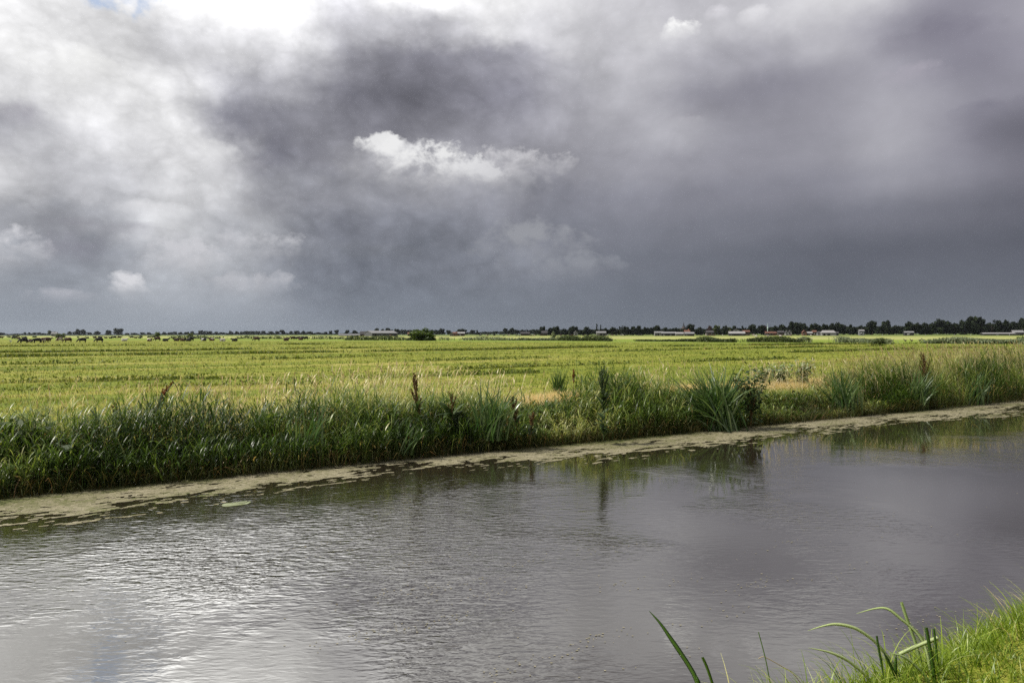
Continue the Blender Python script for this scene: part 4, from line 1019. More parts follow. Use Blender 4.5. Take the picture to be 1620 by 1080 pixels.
# hazy left horizon
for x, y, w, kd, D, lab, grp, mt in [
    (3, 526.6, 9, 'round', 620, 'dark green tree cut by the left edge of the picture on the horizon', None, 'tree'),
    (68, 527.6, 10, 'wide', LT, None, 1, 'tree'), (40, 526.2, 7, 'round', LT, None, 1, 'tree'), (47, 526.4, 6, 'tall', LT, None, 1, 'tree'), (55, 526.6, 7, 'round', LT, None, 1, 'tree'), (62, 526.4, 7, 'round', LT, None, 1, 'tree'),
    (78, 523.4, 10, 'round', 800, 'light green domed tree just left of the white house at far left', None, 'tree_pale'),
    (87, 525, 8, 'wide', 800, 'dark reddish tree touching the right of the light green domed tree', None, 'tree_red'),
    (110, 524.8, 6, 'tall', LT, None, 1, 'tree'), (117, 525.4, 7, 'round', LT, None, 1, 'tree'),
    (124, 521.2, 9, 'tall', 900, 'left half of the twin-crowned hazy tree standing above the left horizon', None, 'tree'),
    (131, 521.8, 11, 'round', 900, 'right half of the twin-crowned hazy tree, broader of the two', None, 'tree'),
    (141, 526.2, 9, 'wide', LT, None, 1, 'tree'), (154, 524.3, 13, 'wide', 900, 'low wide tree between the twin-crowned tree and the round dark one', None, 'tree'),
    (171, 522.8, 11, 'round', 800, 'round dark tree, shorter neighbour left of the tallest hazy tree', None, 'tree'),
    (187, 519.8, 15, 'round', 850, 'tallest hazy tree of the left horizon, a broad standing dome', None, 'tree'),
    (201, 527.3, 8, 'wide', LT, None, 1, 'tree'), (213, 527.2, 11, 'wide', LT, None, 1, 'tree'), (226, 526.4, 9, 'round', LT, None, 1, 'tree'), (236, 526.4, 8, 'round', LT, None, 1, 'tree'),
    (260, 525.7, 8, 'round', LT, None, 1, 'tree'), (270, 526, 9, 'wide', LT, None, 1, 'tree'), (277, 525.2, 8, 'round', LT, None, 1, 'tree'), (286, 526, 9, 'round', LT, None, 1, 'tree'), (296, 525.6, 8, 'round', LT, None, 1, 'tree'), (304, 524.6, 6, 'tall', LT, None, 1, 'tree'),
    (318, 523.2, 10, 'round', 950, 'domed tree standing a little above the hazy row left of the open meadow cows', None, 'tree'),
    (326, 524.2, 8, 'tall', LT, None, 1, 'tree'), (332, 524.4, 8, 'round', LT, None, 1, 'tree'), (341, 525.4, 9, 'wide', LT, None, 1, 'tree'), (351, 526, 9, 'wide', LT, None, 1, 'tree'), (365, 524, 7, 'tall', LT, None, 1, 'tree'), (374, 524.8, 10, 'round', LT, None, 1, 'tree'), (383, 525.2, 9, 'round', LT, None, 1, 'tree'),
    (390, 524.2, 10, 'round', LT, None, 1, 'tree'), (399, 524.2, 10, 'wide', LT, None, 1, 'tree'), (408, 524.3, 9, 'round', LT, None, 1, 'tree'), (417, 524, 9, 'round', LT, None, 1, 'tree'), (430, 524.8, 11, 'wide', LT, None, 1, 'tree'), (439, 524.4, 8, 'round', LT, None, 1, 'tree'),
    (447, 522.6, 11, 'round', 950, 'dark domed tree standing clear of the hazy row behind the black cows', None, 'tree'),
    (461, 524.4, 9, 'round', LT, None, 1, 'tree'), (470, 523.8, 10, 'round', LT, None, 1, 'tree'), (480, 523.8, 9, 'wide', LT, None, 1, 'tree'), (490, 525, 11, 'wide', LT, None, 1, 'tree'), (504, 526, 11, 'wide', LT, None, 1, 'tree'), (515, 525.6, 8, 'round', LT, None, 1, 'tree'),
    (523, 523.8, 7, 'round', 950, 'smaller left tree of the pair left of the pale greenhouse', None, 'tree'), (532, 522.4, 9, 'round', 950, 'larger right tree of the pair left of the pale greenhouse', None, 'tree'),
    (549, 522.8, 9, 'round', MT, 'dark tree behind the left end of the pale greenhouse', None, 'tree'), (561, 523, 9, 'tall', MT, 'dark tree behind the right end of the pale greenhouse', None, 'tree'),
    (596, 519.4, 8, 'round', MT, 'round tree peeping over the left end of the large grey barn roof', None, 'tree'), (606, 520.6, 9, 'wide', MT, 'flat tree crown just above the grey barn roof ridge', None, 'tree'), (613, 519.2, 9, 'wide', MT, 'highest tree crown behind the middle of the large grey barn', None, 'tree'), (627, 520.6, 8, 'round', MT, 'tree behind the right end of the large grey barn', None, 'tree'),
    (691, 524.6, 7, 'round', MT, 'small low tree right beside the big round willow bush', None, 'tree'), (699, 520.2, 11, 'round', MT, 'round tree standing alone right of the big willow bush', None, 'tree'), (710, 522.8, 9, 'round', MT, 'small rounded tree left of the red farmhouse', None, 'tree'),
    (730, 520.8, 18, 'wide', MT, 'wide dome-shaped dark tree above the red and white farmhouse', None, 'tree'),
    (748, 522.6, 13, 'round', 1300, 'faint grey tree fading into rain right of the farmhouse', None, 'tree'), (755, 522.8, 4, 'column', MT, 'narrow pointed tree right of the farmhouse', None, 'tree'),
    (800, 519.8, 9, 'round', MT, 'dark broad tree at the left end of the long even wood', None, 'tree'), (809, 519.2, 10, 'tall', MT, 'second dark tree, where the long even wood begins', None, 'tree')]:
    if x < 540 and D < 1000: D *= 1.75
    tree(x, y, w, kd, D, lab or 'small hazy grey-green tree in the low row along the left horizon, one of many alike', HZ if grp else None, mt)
# village wood in the middle and right
VG = 'dark trees of the village wood'
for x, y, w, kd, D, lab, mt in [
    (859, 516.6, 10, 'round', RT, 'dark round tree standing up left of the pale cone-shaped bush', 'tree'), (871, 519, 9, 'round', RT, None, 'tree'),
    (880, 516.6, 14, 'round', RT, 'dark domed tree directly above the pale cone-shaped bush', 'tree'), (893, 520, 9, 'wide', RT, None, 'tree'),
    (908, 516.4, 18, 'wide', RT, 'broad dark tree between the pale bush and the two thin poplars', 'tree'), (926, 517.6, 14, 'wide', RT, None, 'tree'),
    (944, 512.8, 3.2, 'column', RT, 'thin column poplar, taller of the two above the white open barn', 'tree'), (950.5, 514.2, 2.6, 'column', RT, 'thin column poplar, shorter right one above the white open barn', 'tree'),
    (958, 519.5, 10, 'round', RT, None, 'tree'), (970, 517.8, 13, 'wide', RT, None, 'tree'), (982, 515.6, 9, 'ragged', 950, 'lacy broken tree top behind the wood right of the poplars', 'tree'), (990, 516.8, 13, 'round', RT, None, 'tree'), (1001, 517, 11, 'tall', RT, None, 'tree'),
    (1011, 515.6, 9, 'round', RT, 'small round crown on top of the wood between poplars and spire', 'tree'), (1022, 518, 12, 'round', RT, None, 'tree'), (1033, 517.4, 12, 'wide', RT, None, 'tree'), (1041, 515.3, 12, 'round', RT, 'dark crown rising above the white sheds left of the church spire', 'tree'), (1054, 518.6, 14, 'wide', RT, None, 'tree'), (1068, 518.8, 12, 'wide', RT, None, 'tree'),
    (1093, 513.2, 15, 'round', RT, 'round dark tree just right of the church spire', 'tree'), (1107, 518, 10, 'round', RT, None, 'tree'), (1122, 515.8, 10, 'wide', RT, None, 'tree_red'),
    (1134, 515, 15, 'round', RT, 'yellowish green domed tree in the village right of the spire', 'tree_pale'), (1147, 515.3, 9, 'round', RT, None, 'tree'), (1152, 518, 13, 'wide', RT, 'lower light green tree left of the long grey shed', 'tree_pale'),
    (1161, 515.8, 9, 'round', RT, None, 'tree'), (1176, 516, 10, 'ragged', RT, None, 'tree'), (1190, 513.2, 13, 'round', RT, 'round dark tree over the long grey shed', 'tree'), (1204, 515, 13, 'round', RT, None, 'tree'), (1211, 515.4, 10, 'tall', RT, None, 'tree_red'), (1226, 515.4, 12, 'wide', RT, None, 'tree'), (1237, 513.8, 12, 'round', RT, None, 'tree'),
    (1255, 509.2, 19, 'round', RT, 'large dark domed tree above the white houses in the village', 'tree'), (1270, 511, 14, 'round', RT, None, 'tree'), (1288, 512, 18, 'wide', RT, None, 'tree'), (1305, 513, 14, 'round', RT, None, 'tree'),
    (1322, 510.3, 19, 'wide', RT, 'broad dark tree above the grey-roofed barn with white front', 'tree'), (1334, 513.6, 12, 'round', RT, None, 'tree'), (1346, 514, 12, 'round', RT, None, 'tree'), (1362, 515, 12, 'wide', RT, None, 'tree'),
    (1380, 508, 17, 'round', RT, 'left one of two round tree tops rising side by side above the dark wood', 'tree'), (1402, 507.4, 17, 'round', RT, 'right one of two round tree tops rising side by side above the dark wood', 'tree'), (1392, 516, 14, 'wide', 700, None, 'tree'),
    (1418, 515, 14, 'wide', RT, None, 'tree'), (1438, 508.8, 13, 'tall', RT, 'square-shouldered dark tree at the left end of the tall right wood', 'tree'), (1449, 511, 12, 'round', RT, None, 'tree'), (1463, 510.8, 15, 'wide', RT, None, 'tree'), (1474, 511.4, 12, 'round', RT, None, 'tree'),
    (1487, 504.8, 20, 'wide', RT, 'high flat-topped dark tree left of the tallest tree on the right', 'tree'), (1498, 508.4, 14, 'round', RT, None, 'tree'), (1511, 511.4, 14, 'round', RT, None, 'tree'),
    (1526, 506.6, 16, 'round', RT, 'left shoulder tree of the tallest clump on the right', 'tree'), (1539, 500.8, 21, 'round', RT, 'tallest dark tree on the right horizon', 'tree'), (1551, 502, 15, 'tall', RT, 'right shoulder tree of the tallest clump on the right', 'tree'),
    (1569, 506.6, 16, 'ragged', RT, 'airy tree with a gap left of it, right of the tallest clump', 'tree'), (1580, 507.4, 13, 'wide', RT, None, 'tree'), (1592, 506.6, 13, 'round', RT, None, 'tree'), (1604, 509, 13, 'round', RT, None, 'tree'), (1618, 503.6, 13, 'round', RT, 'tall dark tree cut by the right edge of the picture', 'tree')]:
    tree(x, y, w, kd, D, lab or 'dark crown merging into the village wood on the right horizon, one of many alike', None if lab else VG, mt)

def far_wood(name, lab, prof, D, n, cw, seed, mat='tree', depth=60, low=None):
    """a wood too dense to tell its trees apart; prof = [(column, top row)]"""
    r = np.random.default_rng(seed); g = Geo()
    x0, x1 = prof[0][0], prof[-1][0]
    protos = []
    for kd, v in (('round', 0), ('round', 1), ('wide', 0), ('wide', 2), ('tall', 1)):
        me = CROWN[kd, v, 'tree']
        V = np.empty(len(me.vertices)*3, dtype=np.float32); me.vertices.foreach_get('co', V)
        T = np.empty(len(me.vertices), dtype=np.float32); me.attributes['tint'].data.foreach_get('value', T)
        protos.append((V.reshape(-1, 3), T))
    for i in range(n):
        x = x0+(x1-x0)*(i+r.random())/n; yt = np.interp(x, [p[0] for p in prof], [p[1] for p in prof])+r.uniform(0, 1.6)
        d = D+r.uniform(-.2, 1)*depth; p = bearing(x, d); yb = horizon(x)+2.2*1080/d
        H = max((yb-yt)/1080*d, 2.0); W = cw/1080*d*r.uniform(.8, 1.4)
        V, T = protos[r.integers(len(protos))]
        a = r.uniform(0, 6.28); c, s = math.cos(a), math.sin(a)
        # keep the cheaper half of the leaf faces
        m = r.random(len(V)//4) < .62; m4 = np.repeat(m, 4); v = V[m4]
        vv = np.stack([(v[:, 0]*c-v[:, 1]*s)*W+p.x, (v[:, 0]*s+v[:, 1]*c)*W+p.y, (v[:, 2]*1.0-.02)*H+MZ], -1)
        g.add(vv, np.arange(len(vv)).reshape(-1, 4), np.clip(T[m4]*.8+r.random()*.2, 0, 1))
    tag(link_mesh(name, g.mesh(name, M[mat])), lab, 'wood', kind='stuff')
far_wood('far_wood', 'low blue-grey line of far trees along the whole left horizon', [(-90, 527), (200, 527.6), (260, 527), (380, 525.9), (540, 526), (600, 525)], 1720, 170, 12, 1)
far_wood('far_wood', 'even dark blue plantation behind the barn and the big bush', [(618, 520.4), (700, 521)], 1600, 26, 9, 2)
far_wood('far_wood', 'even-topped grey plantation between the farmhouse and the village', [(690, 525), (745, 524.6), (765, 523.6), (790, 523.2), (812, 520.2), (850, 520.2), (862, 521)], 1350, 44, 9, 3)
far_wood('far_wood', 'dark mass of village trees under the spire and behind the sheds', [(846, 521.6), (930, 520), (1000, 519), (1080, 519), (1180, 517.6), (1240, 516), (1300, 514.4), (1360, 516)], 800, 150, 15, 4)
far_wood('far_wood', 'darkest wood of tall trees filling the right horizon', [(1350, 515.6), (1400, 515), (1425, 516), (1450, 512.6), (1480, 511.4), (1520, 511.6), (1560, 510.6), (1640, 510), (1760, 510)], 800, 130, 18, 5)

# nearer bushes and hedges on the ditch line
BUSH = crown_mesh('foliage', 31, 'bush', 9000, .06, 'bush')
BUSH2 = [crown_mesh('foliage', 40+i, 'bush', 520, .12, m) for i, m in enumerate(('hedge', 'hedge_grey', 'hedge', 'bush'))]
CONE = crown_mesh('foliage', 50, 'cone', 700, .09, 'hedge_grey')
def bush(x, yb, ytop, wpx, lab, me, group=None, name='bush'):
    p = ground(x, yb); D = p.y; H = (yb-ytop)/1080*D; W = wpx/1080*D
    t = empty(name, (p.x, p.y, MZ-.05), rng.uniform(0, 6.28)); tag(t, lab, 'bush', group)
    c = link_mesh('foliage', me, parent=t); c.scale = (W*.98, W*.98, H)
    g = Geo()
    k = link_mesh('stem', TRUNK[1], parent=t); k.scale = (H*.9, H*.9, H*.9)
    return t
bush(668, 538.6, 517.8, 40, 'big rounded dark green willow bush standing alone in the meadow', BUSH)
bush(875.5, 538.5, 523.8, 13, 'pale grey-green cone-shaped bush standing on the ditch line', CONE)
bush(1272, 541.5, 531.8, 26, 'silvery rounded bush at the right end of a dark hedge', BUSH2[1])
bush(1390, 545, 533.2, 22, 'dark green bush in front of the silvery hedge on the right', BUSH2[2])
bush(1406, 544.5, 536, 16, 'whitish flowering low bush right beside the dark green bush', BUSH2[1])
bush(1618, 543, 531, 20, 'green bush cut by the right edge of the picture on the ditch line', BUSH2[3])
bush(96.5, 534.6, 526.6, 18, 'dark rounded bush in the far meadow left of the pied cow', BUSH2[0])
bush(25.5, 533.6, 529, 11, 'small dark bush in the far meadow above the black cows at left', BUSH2[0])
bush(14, 534, 530.5, 7, 'low pale bush near the left edge of the far meadow', BUSH2[1])
bush(55, 534, 530.6, 7, 'small green bush above the group of cows at left', BUSH2[0])
bush(248.5, 534.3, 524.2, 11, 'small bright green tree-like bush behind the grazing brown cow', BUSH2[3])
bush(223, 534, 529.6, 5, 'tiny dark bush left of the bright green one', BUSH2[0])
bush(301.5, 534.6, 526.6, 9.5, 'small dark round bush right above a standing black cow', BUSH2[0])
bush(123.5, 534.5, 531.5, 4, 'tiny pale bush between two black grazing cows', BUSH2[1])

def hedge(pts, hpx, spread, lab, mat, n, cat='hedge', name='hedge', gap=0, seed=0):
    """low hedge of reeds and shrubs along a ditch; heights uneven"""
    r = np.random.default_rng(seed+300)
    poly = polyline(pts); g = Geo()
    P2 = along(poly, n); D = P2[:, 1]
    hn = fbm(P2[:, 0]*.17, P2[:, 1]*.17+P2[:, 0]*.05, 3, seed)
    h = hpx/1080*D*np.clip((hn-.12)*2.6, .25, 1.6)
    if gap: k = hn > gap; P2, D, h, hn = P2[k], D[k], h[k], hn[k]
    N = len(P2)
    P2 = P2+rng.normal(size=P2.shape)*np.array([spread, spread*.6])
    z = rng.random(N)**.8
    c = np.concatenate([P2, (MZ+z*h)[:, None]], 1)
    t = np.clip(hn*1.2-.2+rng.normal(size=N)*.2, 0, 1)
    g.add(*cards(c, D*.0016*rng.uniform(.7, 1.5, N), t, np.tile([0, -.3, .6], (N, 1)), 1.5))
    b = rng.random(N) < .25
    g.add(*blades(np.concatenate([P2[b], np.full((b.sum(), 1), MZ-.05)], 1), rng.uniform(0, 6.28, b.sum()), h[b]*1.25, D[b]*.0007, .05, .4, 2, t[b], 'grass'))
    tag(link_mesh(name, g.mesh(name, M[mat])), lab, cat, 'hedges along the cross ditch')
hedge([(810, 538.4), (880, 538.8)], 5, .8, 'grey-green ditch hedge left of the cone-shaped bush', 'hedge_grey', 1800, seed=1)
hedge([(886, 539), (965, 539.8)], 5.5, .8, 'uneven dark green hedge right of the cone-shaped bush', 'hedge', 2300, seed=2)
hedge([(1010, 539.6), (1108, 540.6)], 5.5, .7, 'long dark hedge in front of the white sheds and spire', 'hedge', 2800, seed=3)
hedge([(1108, 540.8), (1162, 541.4)], 5.2, .7, 'dark hedge with a pale sloping right end, below the long grey shed', 'hedge', 1500, seed=4)
hedge([(1186, 541), (1262, 541.6)], 5.5, .7, 'straight dark hedge leading up to the silvery rounded bush', 'hedge', 2300, seed=5)
hedge([(1328, 541.5), (1400, 543)], 6.5, .8, 'silvery hedge behind the dark green bush on the right', 'hedge_grey', 2400, seed=6)
hedge([(1468, 543.2), (1625, 544)], 7, .9, 'long whitish-green hedge on the right, past the four geese', 'hedge_grey', 4600, seed=7)
hedge([(548, 538), (655, 538.4)], 5, 1.0, 'loose weedy strip on the ditch left of the big willow bush', 'hedge', 1100, seed=8, gap=.42)
hedge([(700, 538.2), (810, 538.5)], 4, 1.0, 'thin silvery weedy strip on the ditch right of the big willow bush', 'hedge_grey', 900, seed=9, gap=.42)
hedge([(270, 535.4), (545, 536.4)], 3.2, 1.4, 'low dark weedy strip along the far ditch behind the lying cows', 'hedge', 1500, seed=10, gap=.4)

# ------------------------------------------------------------------ buildings
BM = {}
def bmat(key, c, **k):
    if key not in BM: BM[key] = solid_mat(key, c, **k)
    return BM[key]
def box(x0, x1, y0, y1, z0, z1):
    V = np.array([[x0, y0, z0], [x1, y0, z0], [x1, y1, z0], [x0, y1, z0], [x0, y0, z1], [x1, y0, z1], [x1, y1, z1], [x0, y1, z1]])
    return V, np.array([[0, 3, 2, 1], [4, 5, 6, 7], [0, 1, 5, 4], [1, 2, 6, 5], [2, 3, 7, 6], [3, 0, 4, 7]]), np.full(8, .5)
def building(name, x0, x1, ye, yr, D, lab, wall, roof, rz=0.0, hip=0.0, depth=None, doors=(), windows=(), chimney=None, cat='building', gable_front=False, hidden=0):
    """gabled building facing the camera between photo columns x0..x1; ye eave row, yr ridge row"""
    xm = (x0+x1)/2; p = bearing(xm, D); yb = horizon(xm)+2.2*1080/D+hidden
    px = D/1080; L = (x1-x0)*px; he = (yb-ye)*px; hr = (yb-yr)*px
    dp = depth or max(L*.45, 6)
    t = empty(name, p, rz-math.atan2(p.x, p.y)*.6); tag(t, lab, cat)
    a, b = -L/2, L/2
    if gable_front:
        V = [[a, 0, 0], [b, 0, 0], [b, dp, 0], [a, dp, 0], [a, 0, he], [b, 0, he], [b, dp, he], [a, dp, he], [0, 0, hr-.05], [0, dp, hr-.05]]
        F = [[0, 1, 5, 4], [1, 2, 6, 5], [2, 3, 7, 6], [3, 0, 4, 7], [4, 5, 8], [6, 7, 9], [4, 8, 9, 7], [5, 6, 9, 8]]
    else:
        V = [[a, 0, 0], [b, 0, 0], [b, dp, 0], [a, dp, 0], [a, 0, he], [b, 0, he], [b, dp, he], [a, dp, he], [a+hip*L, dp/2, hr-.05], [b-hip*L, dp/2, hr-.05]]
        F = [[0, 1, 5, 4], [1, 2, 6, 5], [2, 3, 7, 6], [3, 0, 4, 7], [5, 6, 9], [7, 4, 8], [4, 5, 9, 8], [6, 7, 8, 9]]
    me = bpy.data.meshes.new('wall'); me.from_pydata(V, [], F); me.update()
    link_mesh('wall', me, wall, t)
    o = .35; k = .14
    if gable_front:
        sl_ = (hr-he)/(L/2)
        A = [[a-o, -o, he-o*sl_+k], [0, -o, hr+k], [0, dp+o, hr+k], [a-o, dp+o, he-o*sl_+k], [b+o, -o, he-o*sl_+k], [b+o, dp+o, he-o*sl_+k]]
        T = [[0, 1, 2, 3], [1, 4, 5, 2]]
    else:
        sl_ = (hr-he)/(dp/2)
        A = [[a-o, -o, he-o*sl_+k], [b+o, -o, he-o*sl_+k], [b+o-hip*L, dp/2, hr+k], [a-o+hip*L, dp/2, hr+k], [b+o, dp+o, he-o*sl_+k], [a-o, dp+o, he-o*sl_+k]]
        T = [[0, 1, 2, 3], [3, 2, 4, 5]]
        if hip: T += [[1, 4, 2], [5, 0, 3]]
    n = len(A); A2 = [[x, y, z+.18] for x, y, z in A]
    F = [f[::-1] for f in T]+[[i+n for i in f] for f in T]
    # close the rim
    from collections import Counter
    ed = Counter(tuple(sorted((f[i], f[(i+1) % len(f)]))) for f in T for i in range(len(f)))
    for (i, j), c in ed.items():
        if c == 1: F.append([i, j, j+n, i+n])
    me = bpy.data.meshes.new('roof'); me.from_pydata(A+A2, [], F); me.update()
    ro = link_mesh('roof', me, roof, t)
    for (f0, f1, h0, h1, mt) in doors:
        V, Q, T_ = box(a+L*f0, a+L*f1, -.09, .06, h0*he+.01, h1*he); link_mesh('door', np_mesh('door', V, Q, None, False, mt), parent=t)
    for (f0, f1, h0, h1, mt) in windows:
        V, Q, T_ = box(a+L*f0, a+L*f1, -.07, .05, h0*he, h1*he); link_mesh('window', np_mesh('window', V, Q, None, False, mt), parent=t)
    if chimney is not None:
        V, Q, T_ = box(a+L*chimney-.4, a+L*chimney+.4, dp/2-.4, dp/2+.4, hr-.5, hr+1.1); link_mesh('chimney', np_mesh('chimney', V, Q, None, False, bmat('brick', (.2, .08, .05))), parent=ro)
    return t
dark_w = bmat('dark_boards', (.018, .018, .02)); dark_br = bmat('dark_brick', (.04, .028, .024)); red_br = bmat('red_brick', (.1, .045, .03))
white_w = bmat('white_wall', (.17, .168, .163)); grey_r = bmat('grey_sheet_roof', (.19, .185, .185), var=.15); lt_r = bmat('pale_sheet_roof', (.14, .14, .145), var=.12)
dk_r = bmat('dark_tile_roof', (.035, .033, .035)); or_r = bmat('orange_tile_roof', (.095, .042, .028)); glass_d = bmat('dark_window_glass', (.02, .022, .025), rough=.15, spec=.6); grey_w = bmat('grey_wall', (.12, .125, .13)); slate = bmat('spire_slate', (.03, .033, .04))
building('greenhouse', 536, 571, 530.2, 528.6, 700, 'long low pale greenhouse at the left of the big grey barn', white_w, lt_r, windows=[(.05+.1*i, .12+.1*i, .2, .85, bmat('greenhouse_glass', (.2, .23, .23), rough=.2, spec=.6)) for i in range(9)], cat='greenhouse')
building('barn', 570, 592, 528.4, 524.4, 640, 'low dark barn with dark roof joined to the left of the big grey barn', dark_w, dk_r, doors=[(.15, .3, 0, .8, dark_br)], windows=[(.6, .66, .3, .7, white_w), (.82, .88, .3, .7, white_w)], cat='barn')
building('barn', 588, 630, 527.2, 523.4, 620, 'big barn with a long pale grey roof and dark grey walls', bmat('dark_grey_wall', (.06, .062, .068)), lt_r, rz=.42, doors=[(.05, .16, 0, .85, dark_w), (.82, .94, 0, .85, dark_w)], windows=[(.25, .36, .5, .8, glass_d), (.42, .53, .5, .8, glass_d), (.6, .71, .5, .8, glass_d)], depth=22, cat='barn')
building('house', 645, 653, 528.4, 526, 640, 'small house with a pale red roof left of the big willow bush', dark_br, or_r, windows=[(.2, .35, .3, .7, glass_d), (.6, .75, .3, .7, glass_d)], cat='house')
building('farmhouse', 711.5, 718, 528, 525.2, 620, 'dark-roofed farmhouse with white gable, left of the red brick house', white_w, dk_r, windows=[(.2, .35, .2, .6, glass_d), (.6, .8, .2, .6, glass_d)], gable_front=True, cat='house')
building('house', 716.5, 723, 527.2, 525.6, 610, 'small red brick house with white window frames below the wide dome tree', red_br, or_r, windows=[(.15, .3, .25, .8, white_w), (.65, .8, .25, .8, white_w)], cat='house')
building('shed', 723.5, 735, 527.5, 525.4, 640, 'grey-roofed shed right of the red brick house', dark_br, grey_r, doors=[(.3, .5, 0, .8, white_w)], cat='shed')
building('barn', 944, 958.5, 526.6, 524.4, 560, 'white open-sided barn with flat pale roof under the poplars', white_w, lt_r, doors=[(.32, .62, 0, .8, dark_w), (.7, .95, 0, .8, dark_w)], cat='barn')
building('house', 857, 866, 526.6, 523.6, 720, 'brown house with a dark roof under the dark round tree', dark_br, dk_r, windows=[(.2, .35, .3, .7, white_w)], cat='house')
building('house', 908.5, 914, 526, 523.4, 720, 'grey-roofed white house half hidden under the broad dark tree', white_w, grey_r, gable_front=True, windows=[(.3, .6, .2, .5, glass_d)], cat='house')
building('shed', 824, 838, 527.6, 525.4, 760, 'low brown shed in front of the even-topped grey plantation', dark_br, dk_r, doors=[(.4, .6, 0, .8, dark_w)], cat='shed')
building('shed', 1036, 1049, 526.6, 524.6, 560, 'leftmost of the three white-roofed sheds below the spire', white_w, lt_r, doors=[(.05, .2, 0, .8, dark_w), (.3, .5, 0, .8, dark_w)], cat='shed')
building('shed', 1047, 1069, 527.4, 525.2, 545, 'longest white-roofed shed below the spire with a dark front', dark_w, lt_r, doors=[(.1, .25, 0, .8, white_w), (.6, .7, 0, .8, grey_w)], cat='shed')
building('shed', 1069, 1081, 528, 525.8, 540, 'right one of the white-roofed sheds with two white fronts', grey_w, grey_r, doors=[(.1, .35, 0, .9, white_w), (.6, .85, 0, .9, white_w)], cat='shed')
building('house', 1083, 1091.5, 525.6, 522.4, 600, 'red-roofed farmhouse right below the church spire', dark_br, or_r, windows=[(.2, .35, .3, .7, white_w)], cat='house', chimney=.8)
building('barn', 1084, 1098, 528, 525.6, 530, 'dark barn with a pale roof in front of the red-roofed farmhouse', dark_w, lt_r, doors=[(.1, .3, 0, .8, grey_w)], cat='barn')
building('house', 1117.5, 1128.5, 526, 523.2, 640, 'dark house with white windows between the domed tree and the long shed', dark_br, dk_r, windows=[(.1, .25, .3, .7, white_w), (.7, .85, .3, .7, white_w)], cat='house')
building('shed', 1154, 1178, 527.6, 524.6, 560, 'long grey-roofed shed in the village right of the spire', dark_w, grey_r, doors=[(.1, .2, 0, .8, grey_w), (.75, .9, 0, .8, grey_w)], cat='shed')
building('house', 1162, 1170, 522.6, 520.4, 700, 'small white house front among the trees above the long grey shed', white_w, dk_r, gable_front=True, windows=[(.3, .6, .3, .7, glass_d)], cat='house')
building('house', 1176, 1186, 525, 522.8, 640, 'red-brown house joined to the right end of the long grey shed', dark_br, or_r, windows=[(.2, .35, .3, .7, glass_d)], cat='house')
building('house', 1211.5, 1222, 527, 524.8, 600, 'low house with an orange roof, left of its paler neighbour', dark_br, or_r, windows=[(.15, .3, .3, .8, white_w), (.6, .75, .3, .8, white_w)], cat='house')
building('house', 1220.5, 1228, 527, 525, 610, 'small house with a faded orange roof right of the brighter one', red_br, or_r, windows=[(.2, .4, .3, .8, white_w)], cat='house')
building('house', 1231, 1240, 526, 523.4, 640, 'dark house right of the orange-roofed pair', dark_br, dk_r, windows=[(.1, .25, .3, .7, white_w)], cat='house')
building('house', 1243, 1248, 526, 523, 620, 'left white gabled house under the large domed tree', white_w, dk_r, gable_front=True, windows=[(.3, .6, .2, .6, glass_d)], cat='house')
building('house', 1248.5, 1252.5, 525.5, 522.6, 620, 'right white gabled house under the large domed tree', white_w, dk_r, gable_front=True, windows=[(.3, .6, .2, .6, glass_d)], cat='house')
building('house', 1270, 1276, 525.6, 522.6, 640, 'house with an orange gable among the trees left of a grey roof', red_br, or_r, gable_front=True, windows=[(.3, .6, .2, .6, glass_d)], cat='house')
building('house', 1276, 1285, 527, 525, 640, 'grey house with a low roof between the orange gable and the orange-roofed cottage', dark_br, grey_r, windows=[(.3, .6, .2, .6, white_w)], cat='house')
building('house', 1286, 1291.5, 525.2, 522.8, 640, 'cottage with a small bright orange roof among the village trees', dark_br, or_r, windows=[(.3, .6, .2, .6, white_w)], cat='house')
building('barn', 1294, 1302, 527, 524.6, 580, 'low white-fronted lean-to left of the grey-roofed barn', grey_w, dk_r, doors=[(.2, .5, 0, .7, white_w)], cat='barn')
building('barn', 1301, 1321, 526.4, 523, 560, 'grey-roofed barn with a white lower front on the right', white_w, grey_r, hip=.12, doors=[(.1, .25, 0, .9, dark_w), (.4, .6, 0, .9, dark_w)], cat='barn')
building('shed', 1320, 1326.5, 527, 525, 570, 'dark shed attached right of the grey-roofed barn', dark_w, dk_r, doors=[(.3, .6, 0, .8, grey_w)], cat='shed')
building('house', 1360, 1367, 523.6, 521.6, 640, 'small white-roofed house showing in the wood at the left of two round tree tops', grey_w, lt_r, windows=[(.3, .6, .2, .6, glass_d)], cat='house')
building('shed', 1432.5, 1445, 526.2, 524.4, 560, 'pale-roofed shed with a white front at the foot of the square-shouldered tree', dark_w, lt_r, doors=[(.25, .6, 0, .8, white_w)], cat='shed')
building('shed', 1604, 1618, 526, 522.8, 560, 'pale grey-roofed shed at the right edge under the tall trees', dark_br, lt_r, doors=[(.1, .9, 0, .75, dark_w)], cat='shed')
building('shed', 1560, 1602, 528, 526.6, 560, 'long very low grey greenhouse roof in front of the right wood', dark_w, grey_r, doors=[(.4, .5, 0, .7, grey_w)], depth=10, cat='shed')
building('house', 81.5, 89, 528, 525.4, 760, 'small white house in the hazy trees at far left', white_w, lt_r, windows=[(.2, .35, .3, .7, glass_d), (.6, .75, .3, .7, glass_d)], cat='house')
